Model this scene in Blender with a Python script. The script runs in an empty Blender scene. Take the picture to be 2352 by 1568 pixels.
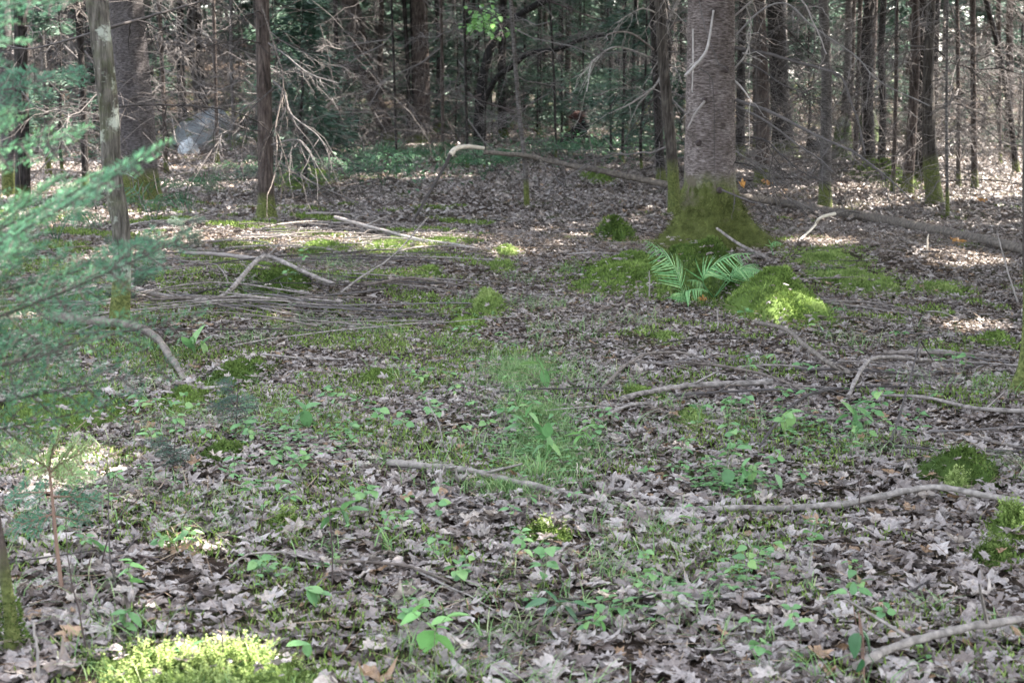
import bpy, math, random
import numpy as np
from mathutils import Vector, Matrix
R = math.radians
random.seed(7)
rng = np.random.default_rng(11)
scene = bpy.context.scene
COL = scene.collection

# ------------------------------------------------------------------ camera, sky, sun, exposure
CAM_H, PITCH, HT = 1.5, R(9.3), math.tan(R(17.5))
cam = bpy.data.cameras.new('camera')
cam.sensor_width = 36.0
cam.lens = 18.0 / HT
cam.clip_end = 2000
cam.clip_start = 0.05
cam.dof.use_dof = True
cam.dof.focus_distance = 7.5
cam.dof.aperture_fstop = 6.5
co = bpy.data.objects.new('camera', cam)
co.location = (0, 0, CAM_H)
co.rotation_euler = (math.pi / 2 - PITCH, 0, 0)
COL.objects.link(co)
scene.camera = co

SUN_EL, SUN_AZ = R(50), R(62)            # azimuth measured from +Y (view direction) towards +X
S = np.array([math.cos(SUN_EL) * math.sin(SUN_AZ), math.cos(SUN_EL) * math.cos(SUN_AZ), math.sin(SUN_EL)])
world = bpy.data.worlds.new('World')
scene.world = world
world.use_nodes = True
nt = world.node_tree
bg = nt.nodes['Background']
sky = nt.nodes.new('ShaderNodeTexSky')
sky.sky_type = 'NISHITA'
sky.sun_disc = False
sky.sun_elevation = SUN_EL
sky.sun_rotation = SUN_AZ
sky.dust_density = 2.0
hs = nt.nodes.new('ShaderNodeHueSaturation')
hs.inputs['Saturation'].default_value = 0.46
nt.links.new(sky.outputs[0], hs.inputs['Color'])
nt.links.new(hs.outputs[0], bg.inputs['Color'])
bg.inputs['Strength'].default_value = 0.125
sl = bpy.data.lights.new('sun', 'SUN')
sl.energy = 4.2
sl.angle = R(0.53)
sl.color = (1.0, 0.93, 0.84)
so = bpy.data.objects.new('sun', sl)
so.rotation_euler = Vector(S).to_track_quat('Z', 'Y').to_euler()
so.location = (20, 10, 30)
COL.objects.link(so)
scene.view_settings.view_transform = 'Standard'
scene.view_settings.look = 'None'
scene.view_settings.gamma = 1
scene.view_settings.exposure = 3.4
scene.cycles.use_denoising = True
scene.cycles.max_bounces = 5
scene.cycles.diffuse_bounces = 3
scene.cycles.glossy_bounces = 2
scene.cycles.transmission_bounces = 3
scene.cycles.caustics_reflective = False
scene.cycles.caustics_refractive = False

# ------------------------------------------------------------------ places: photo points on the ground
def hgt(x, y):
    x = np.asarray(x, float); y = np.asarray(y, float)
    z = .022 * np.sin(x * 1.3 + .7 * y) + .018 * np.sin(.9 * y - 1.7 * x + 1) + .012 * np.sin(3.1 * x + 1.3) * np.sin(2.7 * y)
    z = z + .16 * np.exp(-(((x + 2.05) / .75) ** 2 + ((y - 11.2) / .7) ** 2))      # hump under the brush pile
    z = z + .10 * np.exp(-(((x - 1.9) / 1.3) ** 2 + ((y - 13.4) / 1.2) ** 2))      # rise round the big tree
    z = z + .004 * np.clip(y - 20, 0, 60) * (1 + .5 * np.sin(x * .25))
    z = z + 2.6 * np.exp(-(((x + 9.7) / 6) ** 2 + ((y - 53) / 6) ** 2)) + 1.6 * np.exp(-(((x - 13) / 8) ** 2 + ((y - 50) / 7) ** 2))
    return z

def ray(u, v):
    a = (u - 1176) / 1176 * HT
    b = (784 - v) / 1176 * HT
    c, s = math.cos(PITCH), math.sin(PITCH)
    return np.array([a, c + b * s, -s + b * c])

def P(u, v):
    d = ray(u, v); z = 0.0
    for _ in range(12):
        t = (CAM_H - z) / max(-d[2], .012)
        z = float(hgt(d[0] * t, d[1] * t))
    p = d * t
    return np.array([p[0], p[1], z])

def PD(u, v, y):
    d = ray(u, v); t = y / d[1]
    return np.array([d[0] * t, y, CAM_H + d[2] * t])

def mpp(y):
    return y * HT / 1176

# ------------------------------------------------------------------ mesh helpers
class MB:
    def __init__(s):
        s.v = []; s.f = []; s.r = []; s.n = 0
    def add(s, v, f, r=None):
        v = np.asarray(v, float).reshape(-1, 3)
        f = np.asarray(f, np.int64)
        s.v.append(v); s.f.append(f + s.n); s.n += len(v)
        if r is None: r = random.random()
        s.r.append(np.broadcast_to(np.asarray(r, float), (len(v),)) if np.ndim(r) < 1 else np.asarray(r, float))
        return s
    def mesh(s, name, mat, smooth=True, off=None):
        me = bpy.data.meshes.new(name)
        v = np.concatenate(s.v) if s.v else np.zeros((0, 3))
        if off is not None: v = v - np.asarray(off)
        me.vertices.add(len(v)); me.vertices.foreach_set('co', v.astype(np.float32).ravel())
        li = []; tot = []
        for f in s.f:
            if len(f) == 0: continue
            li.append(f.ravel()); tot.append(np.full(len(f), f.shape[1]))
        li = np.concatenate(li); tot = np.concatenate(tot)
        start = np.concatenate([[0], np.cumsum(tot)[:-1]])
        me.loops.add(len(li)); me.loops.foreach_set('vertex_index', li.astype(np.int32))
        me.polygons.add(len(tot)); me.polygons.foreach_set('loop_start', start.astype(np.int32))
        me.polygons.foreach_set('use_smooth', np.full(len(tot), bool(smooth)))
        me.update(calc_edges=True)
        a = me.attributes.new('rnd', 'FLOAT', 'POINT')
        a.data.foreach_set('value', np.concatenate(s.r).astype(np.float32))
        me.materials.append(mat)
        return me
    def build(s, name, mat, parent=None, smooth=True, origin=None):
        if parent is not None: off = np.array(parent.matrix_basis.translation) if parent.get('_o') is None else np.array(parent['_o'])
        elif origin is not None: off = np.asarray(origin, float)
        else: off = None
        o = bpy.data.objects.new(name, s.mesh(name, mat, smooth, off))
        COL.objects.link(o)
        if parent is not None: o.parent = parent
        elif origin is not None: o.location = origin
        return o

def tag(o, label=None, cat=None, group=None, kind=None):
    if label: o['label'] = label
    if cat: o['category'] = cat
    if group: o['group'] = group
    if kind: o['kind'] = kind
    return o

def thing(name, loc, label, cat, group=None):
    o = bpy.data.objects.new(name, None)
    o.empty_display_size = .1
    o.location = loc
    COL.objects.link(o)
    return tag(o, label, cat, group)

def copy_tree(o, parent=None):
    c = o.copy(); COL.objects.link(c)
    if parent is not None: c.parent = parent
    for ch in list(o.children): copy_tree(ch, c)
    return c

def resample(pts, n):
    pts = np.asarray(pts, float)
    if len(pts) > 2:
        # Catmull-Rom
        p = np.vstack([2 * pts[0] - pts[1], pts, 2 * pts[-1] - pts[-2]])
        out = []
        m = len(pts) - 1
        for t in np.linspace(0, m, n):
            i = min(int(t), m - 1); f = t - i
            a, b, c, d = p[i], p[i + 1], p[i + 2], p[i + 3]
            out.append(.5 * ((2 * b) + (c - a) * f + (2 * a - 5 * b + 4 * c - d) * f * f + (3 * b - a - 3 * c + d) * f ** 3))
        return np.array(out)
    t = np.linspace(0, 1, n)[:, None]
    return pts[0] * (1 - t) + pts[-1] * t

def tube(mb, pts, rad, k=6, r=None, cap=True, wob=0.0):
    pts = np.asarray(pts, float); n = len(pts)
    rad = np.broadcast_to(np.asarray(rad, float), (n,))
    tan = np.gradient(pts, axis=0); tan /= np.linalg.norm(tan, axis=1)[:, None] + 1e-9
    ref = np.array([0, 0, 1.]) if abs(tan[:, 2]).mean() < .7 else np.array([1., 0, 0])
    a = np.cross(tan, ref); a /= np.linalg.norm(a, axis=1)[:, None] + 1e-9
    b = np.cross(tan, a)
    th = np.linspace(0, 2 * math.pi, k, endpoint=False)
    rr = rad[:, None] * np.ones(k)
    if wob: rr = rr * (1 + wob * rng.standard_normal((n, k)))
    v = pts[:, None, :] + rr[..., None] * (np.cos(th)[None, :, None] * a[:, None, :] + np.sin(th)[None, :, None] * b[:, None, :])
    i = np.arange(n - 1)[:, None] * k; j = np.arange(k)[None, :]; j2 = (j + 1) % k
    f = np.stack([i + j, i + j2, i + k + j2, i + k + j], -1).reshape(-1, 4)
    if r is None: r = random.random()
    mb.add(v.reshape(-1, 3), f, r)
    if cap:
        base = mb.n - n * k
        for s0 in (0, (n - 1) * k):
            c = pts[0] if s0 == 0 else pts[-1]
            ring = v.reshape(n, k, 3)[0 if s0 == 0 else n - 1]
            vv = np.vstack([ring, c[None]])
            ff = np.array([[q, (q + 1) % k, k] if s0 else [(q + 1) % k, q, k] for q in range(k)])
            mb.add(vv, ff, r)

# ------------------------------------------------------------------ materials
def mat_base(name, rough=.8, spec=.3):
    m = bpy.data.materials.new(name); m.use_nodes = True
    n = m.node_tree.nodes; l = m.node_tree.links
    b = n['Principled BSDF']
    b.inputs['Roughness'].default_value = rough
    b.inputs['Specular IOR Level'].default_value = spec
    return m, n, l, b

def ramp(n, stops):
    r = n.new('ShaderNodeValToRGB')
    e = r.color_ramp.elements
    while len(e) < len(stops): e.new(.5)
    for q, (p, c) in zip(e, stops):
        q.position = p; q.color = (*c, 1)
    return r

def noise(n, l, scale, detail=4, vec=None, rough=.55):
    t = n.new('ShaderNodeTexNoise')
    t.inputs['Scale'].default_value = scale; t.inputs['Detail'].default_value = detail
    t.inputs['Roughness'].default_value = rough
    if vec is not None: l.new(vec, t.inputs['Vector'])
    return t

def mixc(n, l, fac, a, b, mode='MIX'):
    x = n.new('ShaderNodeMix'); x.data_type = 'RGBA'; x.blend_type = mode
    for sock, val in ((x.inputs['Factor'], fac), (x.inputs[6], a), (x.inputs[7], b)):
        if hasattr(val, 'is_output'): l.new(val, sock)
        elif isinstance(val, tuple): sock.default_value = (*val, 1)
        else: sock.default_value = val
    return x.outputs[2]

def bump(n, l, b, h, strength=.5, dist=.01):
    x = n.new('ShaderNodeBump'); x.inputs['Strength'].default_value = strength; x.inputs['Distance'].default_value = dist
    l.new(h, x.inputs['Height']); l.new(x.outputs[0], b.inputs['Normal'])

def attr(n, name='rnd'):
    a = n.new('ShaderNodeAttribute'); a.attribute_name = name
    return a.outputs['Fac']

def rnd_mat(name, stops, rough=.7, spec=.3, trans=0.0, ns=0, namt=.5, objrand=False):
    """colour by each piece's own random value, mottled with noise"""
    m, n, l, b = mat_base(name, rough, spec)
    f = attr(n)
    if objrand:
        oi = n.new('ShaderNodeObjectInfo')
        mm = n.new('ShaderNodeMath'); mm.operation = 'MULTIPLY_ADD'; mm.inputs[1].default_value = .5
        l.new(f, mm.inputs[0])
        m2 = n.new('ShaderNodeMath'); m2.operation = 'MULTIPLY'; m2.inputs[1].default_value = .5
        l.new(oi.outputs['Random'], m2.inputs[0]); l.new(m2.outputs[0], mm.inputs[2]); f = mm.outputs[0]
    r = ramp(n, stops); l.new(f, r.inputs[0]); c = r.outputs[0]
    if ns:
        tc = n.new('ShaderNodeTexCoord')
        t = noise(n, l, ns, 5, tc.outputs['Object'], .65)
        rr = ramp(n, [(.3, (1 - namt,) * 3), (.7, (1 + namt * .35,) * 3)]); l.new(t.outputs['Fac'], rr.inputs[0])
        c = mixc(n, l, 1.0, c, rr.outputs[0], 'MULTIPLY')
        bump(n, l, b, t.outputs['Fac'], .35, .01)
    l.new(c, b.inputs['Base Color'])
    if trans:
        tr = n.new('ShaderNodeBsdfTranslucent'); l.new(c, tr.inputs['Color'])
        mx = n.new('ShaderNodeMixShader'); mx.inputs[0].default_value = trans
        l.new(b.outputs[0], mx.inputs[1]); l.new(tr.outputs[0], mx.inputs[2])
        l.new(mx.outputs[0], n['Material Output'].inputs['Surface'])
    return m

def bark_mat(name, dark, light, dash=True, moss=0.0, sz=1.0, lichen=0.0, flake=.0):
    m, n, l, b = mat_base(name, .85, .2)
    tc = n.new('ShaderNodeTexCoord')
    mp = n.new('ShaderNodeMapping'); l.new(tc.outputs['Object'], mp.inputs['Vector'])
    mp.inputs['Scale'].default_value = (24 * sz, 24 * sz, 95 * sz) if dash else (42 * sz, 42 * sz, 7 * sz)
    t1 = noise(n, l, 1.0, 4, mp.outputs[0], .6)
    t2 = noise(n, l, 5.0, 5, tc.outputs['Object'], .6)
    t3 = noise(n, l, 55.0, 3, tc.outputs['Object'], .6)
    mid = tuple((a + c) / 2 for a, c in zip(dark, light))
    r1 = ramp(n, [(.34, tuple(q * .55 for q in dark)), (.42, dark), (.56, mid), (.66, light)]); l.new(t1.outputs['Fac'], r1.inputs[0])
    r2 = ramp(n, [(.3, (.50, .46, .43)), (.5, (.9, .86, .84)), (.7, (1.2, 1.18, 1.18))]); l.new(t2.outputs['Fac'], r2.inputs[0])
    c = mixc(n, l, 1.0, r1.outputs[0], r2.outputs[0], 'MULTIPLY')
    if lichen:
        tl = noise(n, l, 7.0, 4, tc.outputs['Object'], .7)
        rl = ramp(n, [(.53, (0, 0, 0)), (.62, (.75, .75, .75))]); l.new(tl.outputs['Fac'], rl.inputs[0])
        c = mixc(n, l, rl.outputs[0], c, (.34, .36, .30))
        tg = noise(n, l, 3.0, 4, tc.outputs['Object'], .7)
        rg = ramp(n, [(.5, (0, 0, 0)), (.66, (.4, .4, .4))]); l.new(tg.outputs['Fac'], rg.inputs[0])
        c = mixc(n, l, rg.outputs[0], c, (.10, .12, .045))
    h = t1.outputs['Fac']
    if moss:
        sp = n.new('ShaderNodeSeparateXYZ'); l.new(tc.outputs['Object'], sp.inputs[0])
        ma = n.new('ShaderNodeMath'); ma.operation = 'MULTIPLY_ADD'; ma.inputs[1].default_value = .30 * moss + .05
        l.new(t2.outputs['Fac'], ma.inputs[0]); l.new(sp.outputs['Z'], ma.inputs[2])
        rm = n.new('ShaderNodeMapRange'); rm.inputs['From Min'].default_value = moss * 1.15 + .08; rm.inputs['From Max'].default_value = moss * 1.0
        l.new(ma.outputs[0], rm.inputs['Value'])
        rmc = ramp(n, [(.3, (.038, .048, .014)), (.5, (.085, .10, .028)), (.7, (.15, .16, .055))]); l.new(t3.outputs['Fac'], rmc.inputs[0])
        c = mixc(n, l, rm.outputs[0], c, rmc.outputs[0])
        mh = n.new('ShaderNodeMix'); l.new(rm.outputs[0], mh.inputs[0]); l.new(t1.outputs['Fac'], mh.inputs[2]); l.new(t3.outputs['Fac'], mh.inputs[3])
        h = mh.outputs[0]
    l.new(c, b.inputs['Base Color'])
    bump(n, l, b, h, .9, .02)
    return m

M = {}
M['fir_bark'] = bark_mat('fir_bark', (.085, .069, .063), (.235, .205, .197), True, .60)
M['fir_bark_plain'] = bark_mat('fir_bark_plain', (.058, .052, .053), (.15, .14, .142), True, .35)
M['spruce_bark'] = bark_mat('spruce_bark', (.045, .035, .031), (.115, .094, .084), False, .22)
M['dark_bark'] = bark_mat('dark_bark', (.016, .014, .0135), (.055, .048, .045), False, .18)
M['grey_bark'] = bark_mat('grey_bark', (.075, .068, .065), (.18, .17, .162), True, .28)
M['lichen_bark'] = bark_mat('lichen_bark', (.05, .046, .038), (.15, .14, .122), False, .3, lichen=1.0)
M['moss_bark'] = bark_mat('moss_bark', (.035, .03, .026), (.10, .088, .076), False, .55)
M['log_bark'] = rnd_mat('log_bark', [(0, (.14, .112, .095)), (.5, (.22, .19, .17)), (1, (.30, .265, .24))], .85, .2, ns=34, namt=.75)
M['pale_log'] = rnd_mat('pale_log', [(0, (.155, .13, .11)), (1, (.25, .22, .195))], .85, .2, ns=30, namt=.7)
M['twig'] = rnd_mat('twig', [(0, (.04, .034, .032)), (.5, (.085, .074, .07)), (1, (.18, .162, .155))], .85, .2, ns=12, namt=.4)
M['pale_twig'] = rnd_mat('pale_twig', [(0, (.20, .17, .155)), (1, (.36, .325, .30))], .8, .25, ns=18, namt=.4)
M['dark_twig'] = rnd_mat('dark_twig', [(0, (.035, .024, .022)), (1, (.07, .05, .045))], .7, .3)
M['red_twig'] = rnd_mat('red_twig', [(0, (.13, .075, .055)), (1, (.19, .12, .09))], .8, .2)
M['peeled'] = rnd_mat('peeled', [(0, (.55, .47, .38)), (1, (.62, .55, .45))], .7, .3, ns=14, namt=.3)
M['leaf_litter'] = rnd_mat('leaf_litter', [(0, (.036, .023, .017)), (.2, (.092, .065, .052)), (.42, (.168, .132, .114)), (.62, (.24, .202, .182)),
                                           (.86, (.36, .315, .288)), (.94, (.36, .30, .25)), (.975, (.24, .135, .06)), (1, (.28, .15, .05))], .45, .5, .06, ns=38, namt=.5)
M['needle_litter'] = rnd_mat('needle_litter', [(0, (.045, .028, .018)), (.6, (.13, .09, .06)), (1, (.28, .22, .16))], .8, .2)  # darkened with the soil to blacken gaps between leaves
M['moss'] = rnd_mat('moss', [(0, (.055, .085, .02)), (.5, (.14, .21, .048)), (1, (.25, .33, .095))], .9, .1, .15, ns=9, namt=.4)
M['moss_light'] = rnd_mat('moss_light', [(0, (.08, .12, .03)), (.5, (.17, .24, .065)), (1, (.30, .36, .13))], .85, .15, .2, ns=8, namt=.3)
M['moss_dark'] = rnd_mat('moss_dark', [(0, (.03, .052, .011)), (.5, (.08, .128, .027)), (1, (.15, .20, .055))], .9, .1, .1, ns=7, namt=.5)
M['grass'] = rnd_mat('grass', [(0, (.075, .15, .045)), (.5, (.14, .26, .08)), (.85, (.22, .33, .12)), (1, (.36, .36, .19))], .5, .4, .3)
M['herb'] = rnd_mat('herb', [(0, (.075, .18, .065)), (.5, (.14, .29, .105)), (1, (.24, .38, .12))], .5, .45, .35, ns=30, namt=.2, objrand=True)
M['herb_bright'] = rnd_mat('herb_bright', [(0, (.17, .38, .11)), (1, (.25, .47, .15))], .5, .4, .35, ns=30, namt=.15)
M['herb_dark'] = rnd_mat('herb_dark', [(0, (.035, .105, .04)), (1, (.06, .15, .06))], .45, .5, .3)
M['herb_stem'] = rnd_mat('herb_stem', [(0, (.10, .13, .06)), (1, (.17, .19, .10))], .7, .3)
M['fern'] = rnd_mat('fern', [(0, (.10, .24, .085)), (.6, (.18, .36, .14)), (1, (.30, .46, .19))], .55, .35, .35)
M['fern_dark'] = rnd_mat('fern_dark', [(0, (.035, .10, .05)), (1, (.075, .17, .08))], .6, .3, .3)
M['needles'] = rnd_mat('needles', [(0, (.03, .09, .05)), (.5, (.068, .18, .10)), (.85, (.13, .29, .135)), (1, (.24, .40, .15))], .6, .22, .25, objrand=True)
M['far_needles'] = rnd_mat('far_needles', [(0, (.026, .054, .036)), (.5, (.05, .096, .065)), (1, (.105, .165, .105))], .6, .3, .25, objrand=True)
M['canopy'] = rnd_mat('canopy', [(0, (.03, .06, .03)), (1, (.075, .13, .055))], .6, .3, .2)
M['sunlit_needles'] = rnd_mat('sunlit_needles', [(0, (.16, .27, .09)), (1, (.33, .43, .19))], .5, .4, .35)  # pale copy of the needles with sunlight put into the colour
M['orange_leaf'] = rnd_mat('orange_leaf', [(0, (.42, .2, .05)), (1, (.5, .26, .08))], .5, .3, .3)
M['red_wood'] = rnd_mat('red_wood', [(0, (.03, .013, .01)), (1, (.07, .03, .022))], .85, .2, ns=14, namt=.6)
M['black_wood'] = rnd_mat('black_wood', [(0, (.012, .011, .01)), (1, (.03, .026, .024))], .9, .15, ns=14, namt=.6)

def rock_mat(name, a, b2, moss=.4):
    m, n, l, b = mat_base(name, .85, .25)
    tc = n.new('ShaderNodeTexCoord')
    t = noise(n, l, 4, 8, tc.outputs['Object'], .65)
    r = ramp(n, [(.3, a), (.7, b2)]); l.new(t.outputs['Fac'], r.inputs[0])
    t2 = noise(n, l, 2.2, 6, tc.outputs['Object'], .6)
    r2 = ramp(n, [(.62 - moss * .3, (0, 0, 0)), (.7 - moss * .3, (1, 1, 1))]); l.new(t2.outputs['Fac'], r2.inputs[0])
    c = mixc(n, l, r2.outputs[0], r.outputs[0], (.06, .085, .025))
    l.new(c, b.inputs['Base Color']); bump(n, l, b, t.outputs['Fac'], .6, .04)
    return m
M['rock'] = rock_mat('rock', (.15, .165, .175), (.31, .33, .34), .3)
M['pale_rock'] = rock_mat('pale_rock', (.28, .30, .31), (.5, .52, .53), .05)
M['moss_rock'] = rock_mat('moss_rock', (.14, .14, .13), (.24, .24, .22), .8)
M['black_rock'] = rock_mat('black_rock', (.012, .012, .013), (.03, .03, .03), .0)

def ground_mat():
    m, n, l, b = mat_base('forest_soil', .95, .1)
    tc = n.new('ShaderNodeTexCoord')
    t = noise(n, l, 14, 8, tc.outputs['Object'], .7)
    r = ramp(n, [(.3, (.012, .008, .006)), (.5, (.036, .025, .018)), (.7, (.09, .067, .05))]); l.new(t.outputs['Fac'], r.inputs[0])  # soil darkened to deepen leaf gaps, shade put into the colour
    t2 = noise(n, l, .9, 6, tc.outputs['Object'], .65)
    r2 = ramp(n, [(.52, (0, 0, 0)), (.66, (.75, .75, .75))]); l.new(t2.outputs['Fac'], r2.inputs[0])
    t3 = noise(n, l, 70, 3, tc.outputs['Object'], .6)
    r3 = ramp(n, [(.3, (.025, .04, .009)), (.7, (.085, .12, .03))]); l.new(t3.outputs['Fac'], r3.inputs[0])
    c = mixc(n, l, r2.outputs[0], r.outputs[0], r3.outputs[0])
    l.new(c, b.inputs['Base Color']); bump(n, l, b, t.outputs['Fac'], .8, .03)
    return m
M['ground'] = ground_mat()

# ------------------------------------------------------------------ ground sheet
def warp(n, lo, hi, c, p=2.4):
    t = np.linspace(-1, 1, n)
    w = np.sign(t) * np.abs(t) ** p
    return np.where(w < 0, c + (c - lo) * w, c + (hi - c) * w)
gx = warp(260, -140, 140, 0); gy = warp(300, -60, 240, 9)
X, Y = np.meshgrid(gx, gy)
Z = hgt(X, Y)
gv = np.stack([X, Y, Z], -1).reshape(-1, 3)
ii = np.arange(len(gy) - 1)[:, None] * len(gx) + np.arange(len(gx) - 1)[None, :]
gf = np.stack([ii, ii + 1, ii + len(gx) + 1, ii + len(gx)], -1).reshape(-1, 4)
g = MB().add(gv, gf, .5).build('ground', M['ground'])
tag(g, 'brown forest soil under the leaf litter', 'ground', kind='structure')

# ------------------------------------------------------------------ where moss and sun lie
# moss cushions: u, v, half width px, half depth px, height m, material, label
MOSS = [
 (1450, 640, 150, 40, .14, 'moss', 'long green moss cushion spreading left of the fern below the big fir'),
 (1605, 642, 118, 48, .25, 'moss_dark', 'dark steep moss mound under the fern fronds at the big fir foot'),
 (1788, 716, 106, 38, .21, 'moss', 'domed moss mound with a pale yellow sunlit front, right of the fern'),
 (1413, 545, 40, 18, .17, 'moss_dark', 'small round dark moss knob just left of the big fir base'),
 (1900, 597, 88, 22, .03, 'moss_light', 'upper flat bright moss carpet right of the big fir roots'),
 (1975, 650, 112, 30, .035, 'moss_light', 'broad bright flat moss carpet between the domed mound and the long log'),
 (2170, 668, 62, 16, .03, 'moss_light', 'small flat moss strip furthest right of the bright carpets'),
 (1120, 714, 44, 19, .10, 'moss_light', 'bright rounded moss hump in the middle of the clearing'),
 (1065, 748, 52, 24, .03, 'moss', 'flat thin moss patch spilling below the bright rounded hump'),
 (985, 628, 26, 12, .04, 'moss', 'little moss pad above the long thin twig, centre left'),
 (1150, 616, 34, 11, .05, 'moss_light', 'lower of two little bright moss pads far up the clearing'),
 (1163, 582, 26, 10, .05, 'moss_light', 'upper of two little bright moss pads, yellowish in the sun'),
 (870, 874, 50, 15, .05, 'moss', 'moss pad left of the fine grass patch'),
 (542, 872, 70, 42, .06, 'moss_dark', 'wide mossy patch right of the grey curved log end'),
 (120, 960, 190, 52, .05, 'moss', 'broad moss spread under the drooping fir boughs'),
 (430, 920, 60, 40, .05, 'moss', 'moss growing over the end of the grey curved log'),
 (2215, 1096, 88, 36, .10, 'moss_dark', 'olive moss hump above the long fallen branch near the edge'),
 (2196, 1134, 34, 14, .05, 'moss_light', 'small lighter moss tuft in front of the olive hump'),
 (2282, 1288, 55, 22, .05, 'moss_dark', 'dark moss pad low on the leafy slope below the long branch'),
 (2325, 1228, 52, 28, .06, 'moss', 'green moss pad by the picture edge below the long branch'),
 (450, 1580, 330, 80, .045, 'moss_light', 'large bright feathery moss clump in the foreground'),
 (1252, 1236, 60, 14, .03, 'moss_dark', 'thin olive moss pad beside the sunlit dead leaves'),
 (628, 662, 66, 34, .09, 'moss_dark', 'shaded moss hump under the bent branch of the brush pile'),
 (560, 638, 80, 14, .04, 'moss', 'flat moss strip behind the bent branch of the brush pile'),
 (895, 568, 62, 18, .04, 'moss_light', 'sunlit moss streak beside the pale sticks'),
 (695, 420, 60, 16, .15, 'moss', 'moss bank behind the slim spruce among the ferns'),
 (1375, 410, 34, 12, .12, 'moss', 'moss knob just below the long leaning log'),
 (1530, 782, 36, 12, .03, 'moss_light', 'tiny bright moss pad below the domed mound'),
 (2292, 793, 36, 12, .07, 'moss', 'moss tuft left of the mossy trunk at the edge'),
 (1475, 910, 55, 18, .03, 'moss', 'moss along the front of the short thick log piece'),
 (1585, 970, 42, 22, .04, 'moss_light', 'green moss pad below the short thick log piece'),
 (2020, 415, 48, 14, .26, 'moss', 'mossy low ridge among the far trunks'),
 (510, 1050, 60, 22, .04, 'moss_dark', 'dark mossy hollow below the little fir twigs'),
 (650, 1215, 60, 18, .03, 'moss', 'thin moss under the dark bare stem'),
 (1010, 560, 60, 10, .03, 'moss', 'thin far moss streak left of the leafy path'),
 (735, 575, 60, 14, .05, 'moss', 'moss streak above the brush pile sticks'),
]
def ell(u, v, hu, hv):
    c = P(u, v); a = P(u, v + hv); b = P(u, v - hv)
    c = np.array([c[0], (a[1] + b[1]) / 2, 0])
    return c[0], c[1], hu * mpp(c[1]), (b[1] - a[1]) / 2
MELL = [ell(*m[:4]) for m in MOSS]
GRASS = [ell(1200, 870, 135, 62), ell(1235, 965, 120, 50), ell(1265, 1055, 125, 55), ell(1165, 1132, 105, 24)]

SUNPX = [(560, 538, 270, 22, .85), (700, 560, 150, 16, .7), (900, 572, 80, 18, .8), (1010, 548, 80, 9, .6), (1120, 1195, 150, 38, .45), (1290, 1225, 60, 40, .4),
         (2240, 752, 110, 16, .7), (1800, 738, 75, 18, .6), (2200, 598, 130, 16, .55), (1880, 563, 80, 9, .7),
         (1060, 1545, 160, 30, .45), (1400, 1540, 80, 40, .4), (400, 1540, 260, 70, .36), (110, 1110, 120, 70, .65), (410, 1262, 130, 26, .5),
         (1540, 782, 45, 12, .5), (1350, 543, 90, 8, .45), (560, 1100, 90, 24, .3), (850, 1078, 60, 20, .4), (1700, 1420, 50, 20, .2), (1950, 1050, 60, 20, .3),
         (300, 590, 150, 16, .5), (1160, 580, 40, 12, .5),
         (480, 236, 130, 14, .9), (1440, 352, 170, 10, .6), (1900, 330, 150, 22, .8), (2120, 330, 110, 22, .8), (2300, 335, 80, 24, .8), (1715, 330, 60, 14, .7), (120, 300, 60, 14, .7), (1700, 402, 60, 8, .5), (2200, 450, 160, 14, .4)]
SELL = [(*ell(u, v, a, b), s) for u, v, a, b, s in SUNPX]
SELL += [(-9.0, 49, 3.2, 6, 1.0), (12.5, 45, 7, 7, .75), (7.5, 36, 3.5, 3, .7)]
def in_gap(x, y):
    return ((x + 9.0) / 2.6) ** 2 + ((y - 50) / 8) ** 2 < 1 or ((x - 13) / 5) ** 2 + ((y - 47) / 6) ** 2 < 1
def vnoise(x, y):
    return (np.sin(x * 7.1 + 1.3 * np.sin(y * 5.3)) + np.sin(y * 8.7 + 1.7 * np.sin(x * 6.1 + 2)) + .7 * np.sin(15 * x + 11 * y)) / 2.7
def lit(c):
    """true where a leaf of the canopy would shade one of the sun flecks: crowns are cut open there to light them"""
    k = np.maximum(c[:, 2] - .05, 0) / S[2]
    x = c[:, 0] - S[0] * k; y = c[:, 1] - S[1] * k
    out = np.zeros(len(c), bool)
    nz = vnoise(x, y)
    for (cx, cy, rx, ry, s) in SELL:
        q = ((x - cx) / rx) ** 2 + ((y - cy) / ry) ** 2
        out |= (q < 1.0) & (nz > 1 - 2 * s - .25 * (1 - q))
    return out

# ------------------------------------------------------------------ foliage pieces
def kites(mb, c, d, nrm, L, W, r):
    """narrow four-cornered needles or needle clumps"""
    side = np.cross(nrm, d); side /= np.linalg.norm(side, axis=1)[:, None] + 1e-9
    L = np.asarray(L)[:, None]; W = np.asarray(W)[:, None]
    v = np.stack([c, c + d * L * .45 + side * W, c + d * L, c + d * L * .45 - side * W], 1)
    n = len(c)
    f = np.arange(n * 4).reshape(n, 4)
    mb.add(v.reshape(-1, 3), f, np.repeat(r, 4))

def unit(a):
    return a / (np.linalg.norm(a, axis=-1)[..., None] + 1e-9)

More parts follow.
